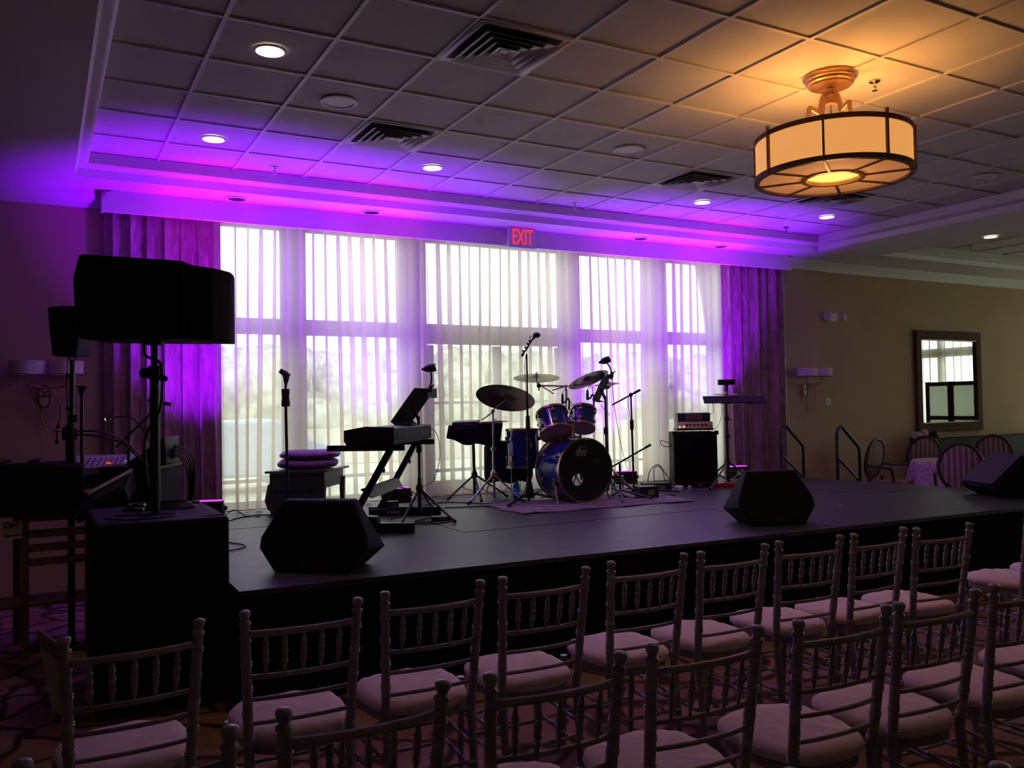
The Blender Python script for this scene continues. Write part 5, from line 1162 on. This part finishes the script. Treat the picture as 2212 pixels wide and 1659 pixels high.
def fn(u, v):
    a = 2*pi*u; e = .35; q = min(1, v/.25); zz = 1.245+.008*sin(a*3) if v < .25 else 1.245-.29*(v-.25)/.75; w_ = 1+.015*sin(a*9)*v
    return Vector((-.33+math.copysign(abs(cos(a))**e, cos(a))*.59*q*w_, 6.50+math.copysign(abs(sin(a))**e, sin(a))*.21*q*w_, zz))
mb.grid(fn, 60, 14, True); solo('cloth_covered_case', mb, M_CLOTHB, 'case under black cloth on the slatted cart at far left', 'case', smooth=60)
solo('crumpled_foil', MB().hull([Vector((-.26+random.uniform(-.14, .14), 6.42+random.uniform(-.05, .05), 1.25+random.uniform(0, .05))) for _ in range(22)]), mat('brown_foil', (.22, .15, .12), .3, metal=.5), 'crumpled brown wrapper on top of the black-covered case', 'wrapper', smooth=0)
solo('crumpled_bag', MB().hull([Vector((-.04+random.uniform(-.04, .05), 6.42+random.uniform(-.03, .03), 1.25+random.uniform(0, .03))) for _ in range(12)]+[(.01, 6.42, 1.29)]), M_BLK, 'small dark scrap on top of the black-covered case, right of the wrapper', 'scrap', smooth=0)

# ================================================================== wall fittings
def sconce(x, z, lab):
    t = Thing('wall_sconce', lab, 'light', (x, YB, z), 0, 'twin-shade wall sconces', local=True)
    t.part('back_plate', MB().lathe([(.0, -.02), (.055, -.016), (.06, -.0)], (-.02, 0, -.24), (0, 1, 0), 24), mat('cream_glass_plate', (.6, .55, .40), .3), label='cream oval plate')
    t.part('plate_ring', MB().torus((-.02, -.02, -.24), (0, 1, 0), .058, .006, 32, 6, sx=.8, sy=1.6).box((-.02, -.026, -.235), (.10, .006, .012)), M_LAMPD)
    for o_ in [q for q in t.o.children if q.name.startswith('back_plate')]: o_.scale = (.8, 1, 1.6); o_.location = (-.004, 0, .144)
    for s_, xx in ((-1, -.145), (1, .145)):
        t.part('shade', MB().lathe([(.13, -.055), (.135, .055), (.131, .055), (.126, -.055), (.13, -.055)], (xx, -.17, .0), seg=32, cap=False), M_SCSH, label='white cloth drum shade')
        t.part('shade_rim', MB().torus((xx, -.17, -.056), (0, 0, 1), .13, .004, 32, 6), M_BRASS)
        t.part('arm', MB().tube(bez([(xx, -.17, -.055), (xx, -.17, -.13), (xx*.8, -.17, -.16), (xx*.3, -.12, -.17), (-.02, -.03, -.22)]), .007, 8), M_BRONZE)
    t.part('tail_loop', MB().tube(bez([(-.10, -.17, -.15), (.03, -.14, -.20), (.10, -.09, -.34), (.08, -.06, -.50), (.02, -.05, -.55), (-.035, -.05, -.46), (-.03, -.05, -.34)]), .006, 8), M_BRONZE)
sconce(9.17, 1.96, 'twin-shade wall sconce between the right drape and the side wall'); sconce(.05, 1.96, 'twin-shade wall sconce at far left behind the small loudspeaker')
t = Thing('emergency_light', 'white emergency light with two lamps high on the right wall', 'light', (9.75, YB+.05, 2.72))
t.part('housing', MB().box((9.73, YB+.015, 2.745), (.20, .07, .12)), M_WHITE, bev=.012)
for x in (9.60, 9.90): t.part('lamp_head', MB().lathe([(.02, 0), (.05, .05), (.055, .07), (0, .072)], (x, YB-.0, 2.75), (.5 if x > 9.7 else -.5, -.8, -.1), 18), M_WHITE)
t = Thing('thermostat', 'small round white thermostat on the wall right of the sconce', 'thermostat', (9.66, YB+.05, 1.56)); t.part('plate', MB().lathe([(0, 0), (.055, 0), (.052, .015), (0, .016)], (9.66, YB+.05, 1.56), (0, -1, 0), 24), M_WHITE); t.part('dial', MB().lathe([(.025, .015), (.022, .028), (0, .028)], (9.675, YB+.05, 1.56), (0, -1, 0), 16), M_TRIM)
t = Thing('wall_outlet', 'dark wall outlet low on the wall left of the dining chairs', 'outlet', (10.5, YB+.05, .4)); t.part('plate', MB().box((10.47, YB+.044, .42), (.08, .012, .12)), M_BLK, bev=.003); t.part('socket', MB().box((10.47, YB+.036, .42), (.03, .006, .06)), M_HOLE)

# framed mirror
mx0, mx1, mz0, mz1 = 11.53, 13.12, 1.07, 2.61; yw = YB+.045
t = Thing('wall_mirror', 'tall wall mirror in a dark bronze frame reflecting a bright curtained window', 'mirror', ((mx0+mx1)/2, yw, mz0))
gm = bpy.data.materials.new('mirror_silver'); gm.use_nodes = True; gb = gm.node_tree.nodes['Principled BSDF']; gb.inputs['Metallic'].default_value = 1; gb.inputs['Roughness'].default_value = .01; gb.inputs['Base Color'].default_value = (.86, .88, .84, 1)
fw_ = .13
t.part('glass', MB().box(((mx0+mx1)/2, yw-.012, (mz0+mz1)/2), (mx1-mx0-fw_, .006, mz1-mz0-fw_)), gm)
M_MF = mat('mirror_frame_bronze', (.10, .05, .02), .7, metal=0, spec=.2, var=.25, vscale=30)
t.part('frame', MB().sweep([(0, 0)]*0 or [(.0, 0), (.0, .03)], [(0, 0), (1, 0)]) if 0 else MB().box(((mx0+mx1)/2, yw-.025, mz1-fw_/2), (mx1-mx0, .05, fw_)).box(((mx0+mx1)/2, yw-.025, mz0+fw_/2), (mx1-mx0, .05, fw_)).box((mx0+fw_/2, yw-.026, (mz0+mz1)/2), (fw_, .05, mz1-mz0-.01)).box((mx1-fw_/2, yw-.026, (mz0+mz1)/2), (fw_, .05, mz1-mz0-.01)), M_MF, bev=.012)
t.part('inner_bead', MB().box(((mx0+mx1)/2, yw-.045, mz1-fw_-.01), (mx1-mx0-2*fw_, .02, .012)).box(((mx0+mx1)/2, yw-.045, mz0+fw_+.01), (mx1-mx0-2*fw_, .02, .012)), M_BRASS)
# folding screen standing before the right-hand window (shows in the mirror)
t = Thing('folding_screen', 'dark framed folding screen with frosted panels, reflected in the mirror', 'screen', (14.45, 6.9, 0))
M_FROST = sheer_mat('frosted_panel', (.62, .66, .58), .9)
for y0, y1, dx in ((6.52, 6.96, .05), (7.0, 7.48, -.05)):
    x = 14.45; fr = MB()
    for yy in (y0, y1): fr.box((x, yy, .94), (.04, .07, 1.88))
    for z in (1.84, 1.22, .62, .08): fr.box((x, (y0+y1)/2, z), (.038, y1-y0, .07))
    p_ = t.part('panel_frame', fr, M_DKWOOD); t.part('frosted_sheet', MB().box((x, (y0+y1)/2, .95), (.006, y1-y0-.05, 1.78)), M_FROST, p_)

# ================================================================== dining corner at right
t = Thing('booth_bench', 'dark green booth bench along the right wall', 'bench', (13.3, 8.0, 0))
t.part('backrest', MB().box((13.45, 8.30, .72), (4.1, .14, .52)), M_BOOTH, bev=.03); t.part('seat', MB().box((13.45, 8.14, .40), (4.1, .36, .14)), M_BOOTH, bev=.03); t.part('base', MB().box((13.45, 8.16, .165), (4.05, .3, .33)), M_DKWOOD)
t.part('end_panel', MB().box((11.37, 8.17, .5), (.04, .42, .99)), M_DKWOOD)
TX, TY = 10.75, 7.20
t = Thing('dining_table', 'round dining table under a pale lace cloth at the right', 'table', (TX, TY, 0)); t.part('tabletop', MB().lathe([(0, 0), (.56, 0), (.56, .025), (0, .025)], (TX, TY, .72), seg=48), M_DKWOOD); t.part('pedestal', MB().lathe([(.25, 0), (.22, .03), (.05, .08), (.045, .72)], (TX, TY, 0), seg=20), M_DKWOOD)
mb = MB()
def fn(u, v):
    a = 2*pi*u; q = min(1, v/.3); R = .58
    if v <= .3: return Vector((TX+cos(a)*R*q, TY+sin(a)*R*q, .75))
    k = (v-.3)/.7; r = R+.012+.06*k+.05*k*sin(a*11+sin(a*3)); return Vector((TX+cos(a)*r, TY+sin(a)*r, .75-.42*k))
mb.grid(fn, 110, 18, True); solo('tablecloth', mb, M_LACE, 'pale pink lace cloth draped over the round dining table', 'tablecloth', smooth=60)
def oval_chair(x, y, rz, lab, grp='oval-back dining chairs at the right'):
    t = Thing('dining_chair', lab, 'chair', (x, y, 0), rz, grp, local=True)
    cz, rx_, rz_ = .76, .235, .275; tiltm = Matrix.Rotation(radians(-10), 3, 'X')     # faces +y, back at y=-.22
    def bp(a, r=1, yy=0): v = tiltm@Vector((cos(a)*rx_*r, yy, sin(a)*rz_*r)); return v+Vector((0, -.24, cz))
    fr = MB().tube([bp(2*pi*k/32) for k in range(33)], .022, 8, cap=False); t.part('back_frame', fr, M_DKWOOD)
    pad = MB(); pad.add([bp(0, 0, -.028)]+[bp(2*pi*k/32, .6, -.026) for k in range(32)]+[bp(2*pi*k/32, .95, -.012) for k in range(32)]+[bp(2*pi*k/32, .95, .012) for k in range(32)]+[bp(2*pi*k/32, .6, .03) for k in range(32)]+[bp(0, 0, .033)],
        [(0, 1+(k+1) % 32, 1+k) for k in range(32)]+[(1+r*32+k, 1+r*32+(k+1) % 32, 1+(r+1)*32+(k+1) % 32, 1+(r+1)*32+k) for r in range(3) for k in range(32)]+[(129, 97+k, 97+(k+1) % 32) for k in range(32)])
    t.part('back_pad', pad, M_STRIPE, smooth=70)
    t.part('seat', MB().hull([(sx*.25, y_, z) for sx in (-1, 1) for y_, z in ((-.2, .40), (.27, .40), (.25, .49), (-.19, .47))]), M_STRIPE, bev=.02); t.part('seat_rail', MB().hull([(sx*w, y_, z) for sx in (-1, 1) for w, y_ in ((.23, -.21), (.26, .27)) for z in (.35, .41)]), M_DKWOOD)
    for sx in (-1, 1):
        t.part('leg', MB().tube([(sx*.23, .25, .38), (sx*.24, .27, .2), (sx*.235, .26, 0)], [.026, .02, .014], 8), M_DKWOOD); t.part('leg', MB().tube([(sx*.17, -.22, .52), (sx*.20, -.23, .3), (sx*.21, -.31, 0)], [.02, .024, .016], 8), M_DKWOOD)
        t.part('armrest', MB().tube(bez([(sx*.23, -.24, .68), (sx*.27, -.08, .665), (sx*.28, .08, .66), (sx*.275, .13, .63), (sx*.26, .15, .42)]), .019, 8), M_DKWOOD)
    return t
oval_chair(9.72, 6.50, radians(-55), 'oval-back dining chair nearest the camera, its back to us before the lace table')
oval_chair(10.12, 7.76, radians(-168), 'pale striped oval-back chair at the left of the lace table, seen sideways')
oval_chair(11.0, 7.78, radians(150), 'striped oval-back chair behind the lace table on the left, by the booth end')
oval_chair(11.85, 7.40, radians(125), 'striped oval-back chair behind the lace table on the right')
mb = MB()
for k in range(9): mb.sph((11.36+random.uniform(-.12, .12), 8.2+random.uniform(-.04, .04), 1.02+random.uniform(0, .06)), random.uniform(.035, .06), 8, 6)
solo('napkin_pile', mb, mat('pink_napkin_cloth', (.62, .38, .45), .8), 'pile of pale pink flowers below the mirror', 'napkins', kind=None)  # round lumps standing for a pile of pink cloth napkins
t = Thing('side_plant_pot', 'small dark pot beside the pink flowers below the mirror', 'pot', (11.62, 8.2, .98)); t.part('pot', MB().lathe([(0, 0), (.07, 0), (.1, .05), (.09, .1), (0, .1)], (11.62, 8.2, .985), seg=20), M_BLK); t.part('rim', MB().torus((11.62, 8.2, 1.085), (0, 0, 1), .09, .006, 20, 6), M_DKWOOD)
solo('scrap_of_paper', MB().box((6.28, 5.35, ST+.004), (.03, .02, .004), .4), M_WHITE, 'tiny white scrap lying on the stage right of the front monitor', 'paper')

# ================================================================== rows of ballroom chairs
def ringed(L, step, r, first=.04, dr=.0028, r1=None):
    """(radius, height) profile of a bamboo-turned rod"""
    p = []; z = 0; r1 = r1 or r; nx = first
    rr = lambda z: r+(r1-r)*z/L
    p.append((rr(0), 0))
    while nx < L-.02:
        for d in (-.006, .004):
            p += [(rr(nx), nx+d-.0035), (rr(nx)+dr, nx+d-.001), (rr(nx)+dr, nx+d+.001), (rr(nx), nx+d+.0035)]
        nx += step
    p.append((rr(L), L)); return p
def rod(mb, a, b, prof, seg=10):
    a, b = Vector(a), Vector(b); d = b-a; L = d.length; k = L/prof[-1][1]
    return mb.lathe([(r, h*k) for r, h in prof], a, d, seg)
def chiavari():
    t = Thing('ballroom_chair', 'x', 'chair', (0, 0, 0), 0, 'silver ballroom chairs in rows', local=True)
    for s_ in (-1, 1):
        top = Vector((s_*.188, -.055, .872)); seat = Vector((s_*.170, 0, .44)); bot = Vector((s_*.168, -.045, 0))
        mb = MB(); rod(mb, bot, seat, ringed(.442, .088, .0135, .05, .0034, .0172)); rod(mb, seat, top, ringed(.436, .086, .0176, .045, .0034, .0162))
        d = (top-seat).normalized()
        mb.lathe([(.0162, 0), (.0202, .003), (.0202, .008), (.0135, .014), (.0125, .018), (.0150, .023), (.0190, .034), (.0198, .042), (.0175, .047), (.010, .0500), (0, .051)], top, d, 12)
        t.part('rear_post', mb, M_SILV, smooth=50)
    for s_ in (-1, 1):
        mb = MB(); rod(mb, (s_*.185, .372, 0), (s_*.188, .352, .43), ringed(.43, .088, .0115, .06, r1=.0165)); t.part('front_leg', mb, M_SILV, smooth=50)
    # seat frame and cushion
    def outline(g, n=40):
        P = []
        for k in range(n):
            a = 2*pi*k/n; cx_, sy_ = cos(a), sin(a); e = .72
            x = math.copysign(abs(cx_)**e, cx_); y = math.copysign(abs(sy_)**e, sy_); w = .188+.018*y
            P.append((x*(w+g), .178+y*(.205+g)))
        return P
    t.part('seat', MB().prism(outline(0), .418, .446), M_SILV)
    o0 = outline(0); lv = [(-.03, .448), (.004, .450), (.014, .462), (.014, .478), (.002, .492), (-.03, .499), (-.10, .503)]
    mb = MB(); n = 40; vs = []
    for g_, z in lv:
        for k, p in enumerate(outline(g_)): vs.append((p[0], p[1], z+(.0025*sin(k*2.3)+.0015*sin(k*5.1) if z > .45 else 0)))
    vs.append((0, .178, .504)); mb.add(vs, [(i*n+k, i*n+(k+1) % n, (i+1)*n+(k+1) % n, (i+1)*n+k) for i in range(len(lv)-1) for k in range(n)]+[(len(vs)-1, (len(lv)-1)*n+k, (len(lv)-1)*n+(k+1) % n) for k in range(n)]+[tuple(range(n))[::-1]])
    t.part('cushion', mb, M_CUSH, smooth=70, label='ivory cloth cushion with pink light in its colour')
    def at(z, s_): f = (z-.44)/(.872-.44); return Vector((s_*(.170+.018*f), -.055*f, z))
    def bowed(z, r, bow, nb, name):
        a, b = at(z, -1), at(z, 1); pts = []; rad = []; N = 30
        for i in range(N+1):
            u = i/N; p = a.lerp(b, u); p.y -= bow*4*u*(1-u); pts.append(p); rr = r
            q = (u*nb) % 1
            if .44 < q < .56 and not .485 < q < .515: rr = r+.0022
            rad.append(rr)
        t.part(name, MB().tube(pts, rad, 8), M_SILV, smooth=50)
    bowed(.842, .0115, .026, 6, 'top_rail'); bowed(.695, .0085, .022, 6, 'back_rail'); bowed(.618, .0080, .020, 6, 'back_rail'); bowed(.535, .0078, .015, 6, 'back_rail')
    for k in range(5):
        u = (k+1)/6; a = at(.695, -1).lerp(at(.695, 1), u); a.y -= .022*4*u*(1-u); b = at(.842, -1).lerp(at(.842, 1), u); b.y -= .026*4*u*(1-u)
        p = [(.0045, 0), (.006, .02), (.0085, .045), (.0112, .046), (.0112, .050), (.0088, .052), (.0095, .075), (.0118, .077), (.0118, .081), (.0095, .083), (.0088, .104), (.0108, .106), (.0108, .110), (.0085, .112), (.0055, .135), (.0042, .147)]
        mb = MB(); rod(mb, a, b, p, 8); t.part('spindle', mb, M_SILV, smooth=50)
    def st(a, b): mb = MB(); rod(mb, a, b, ringed(.34, .085, .0075, .05, .002), 8); t.part('stretcher', mb, M_SILV, smooth=50)
    for z in (.20, .29):
        for s_ in (-1, 1): st((s_*.169, -.03, z), (s_*.187, .36, z+.01))
    st((-.186, .362, .26), (.186, .362, .26)); st((-.186, .366, .17), (.186, .366, .17)); st((-.168, -.035, .24), (.168, -.035, .24))
    return t.o
proto = chiavari()
spots = [(.247, 2.93, 1, 'leftmost of the front row, with a cream card on its left post'), (.778, 2.96, -4, 'second from the left in the front row'), (1.27, 2.99, -2, 'third from the left in the front row'),
 (1.748, 2.99, -2, 'fourth from the left in the front row'), (2.281, 3.02, -3, 'fifth from the left in the front row'), (2.747, 3.0, -2, 'sixth from the left in the front row'),
 (3.239, 3.0, -6, 'seventh from the left in the front row'), (3.701, 2.98, 0, 'eighth from the left in the front row'), (4.116, 2.91, -7, 'ninth from the left in the front row, before the gap'),
 (5.17, 2.98, -2, 'front row beyond the gap, only its seat in view'), (5.66, 3.0, -3, 'far right of the front row at the photo edge'),
 (.161, 1.945, -5, 'second row at the bottom left corner, only its top rail showing'), (.659, 1.975, -2, 'second row, second from the left'), (1.163, 1.95, -4, 'second row, third from the left'),
 (1.659, 1.95, -3, 'second row, fourth from the left'), (2.187, 1.92, -3, 'second row, fifth from the left'), (2.632, 1.91, -3, 'second row, sixth from the left'), (3.14, 1.91, -3, 'second row, cut by the right edge of the photo'),
 (3.66, 1.93, -3, 'second row, beyond the right photo edge, bit of cushion showing'), (1.37, 1.09, -27, 'third row turned askew, only finials at the bottom edge')]
for i, (x, y, a, lb) in enumerate(spots):
    o = proto if i == 0 else copy_tree(proto)
    o.location = (x, y, 0); o.rotation_euler = (0, 0, radians(a+(1.0 if i < 18 else 0))); o['label'] = 'silver ballroom chair, '+lb
# card hanging on the first chair's post
t = Thing('hanging_card', 'cream folded card hanging on the left post of the leftmost front chair', 'sign', (.02, 2.9, .8))
t.part('card', MB().slab([Vector(p) for p in ((-.012, 2.955, .940), (.058, 2.885, .886), (.050, 2.885, .690), (.028, 2.91, .70))], .003), M_PAPER)
t.part('printed_band', MB().slab([Vector(p)+Vector((-.002, -.003, 0)) for p in ((-.008, 2.951, .925), (.057, 2.886, .876), (.056, 2.886, .842), (-.002, 2.945, .885))], .001), mat('tan_print', (.35, .22, .10), .7))
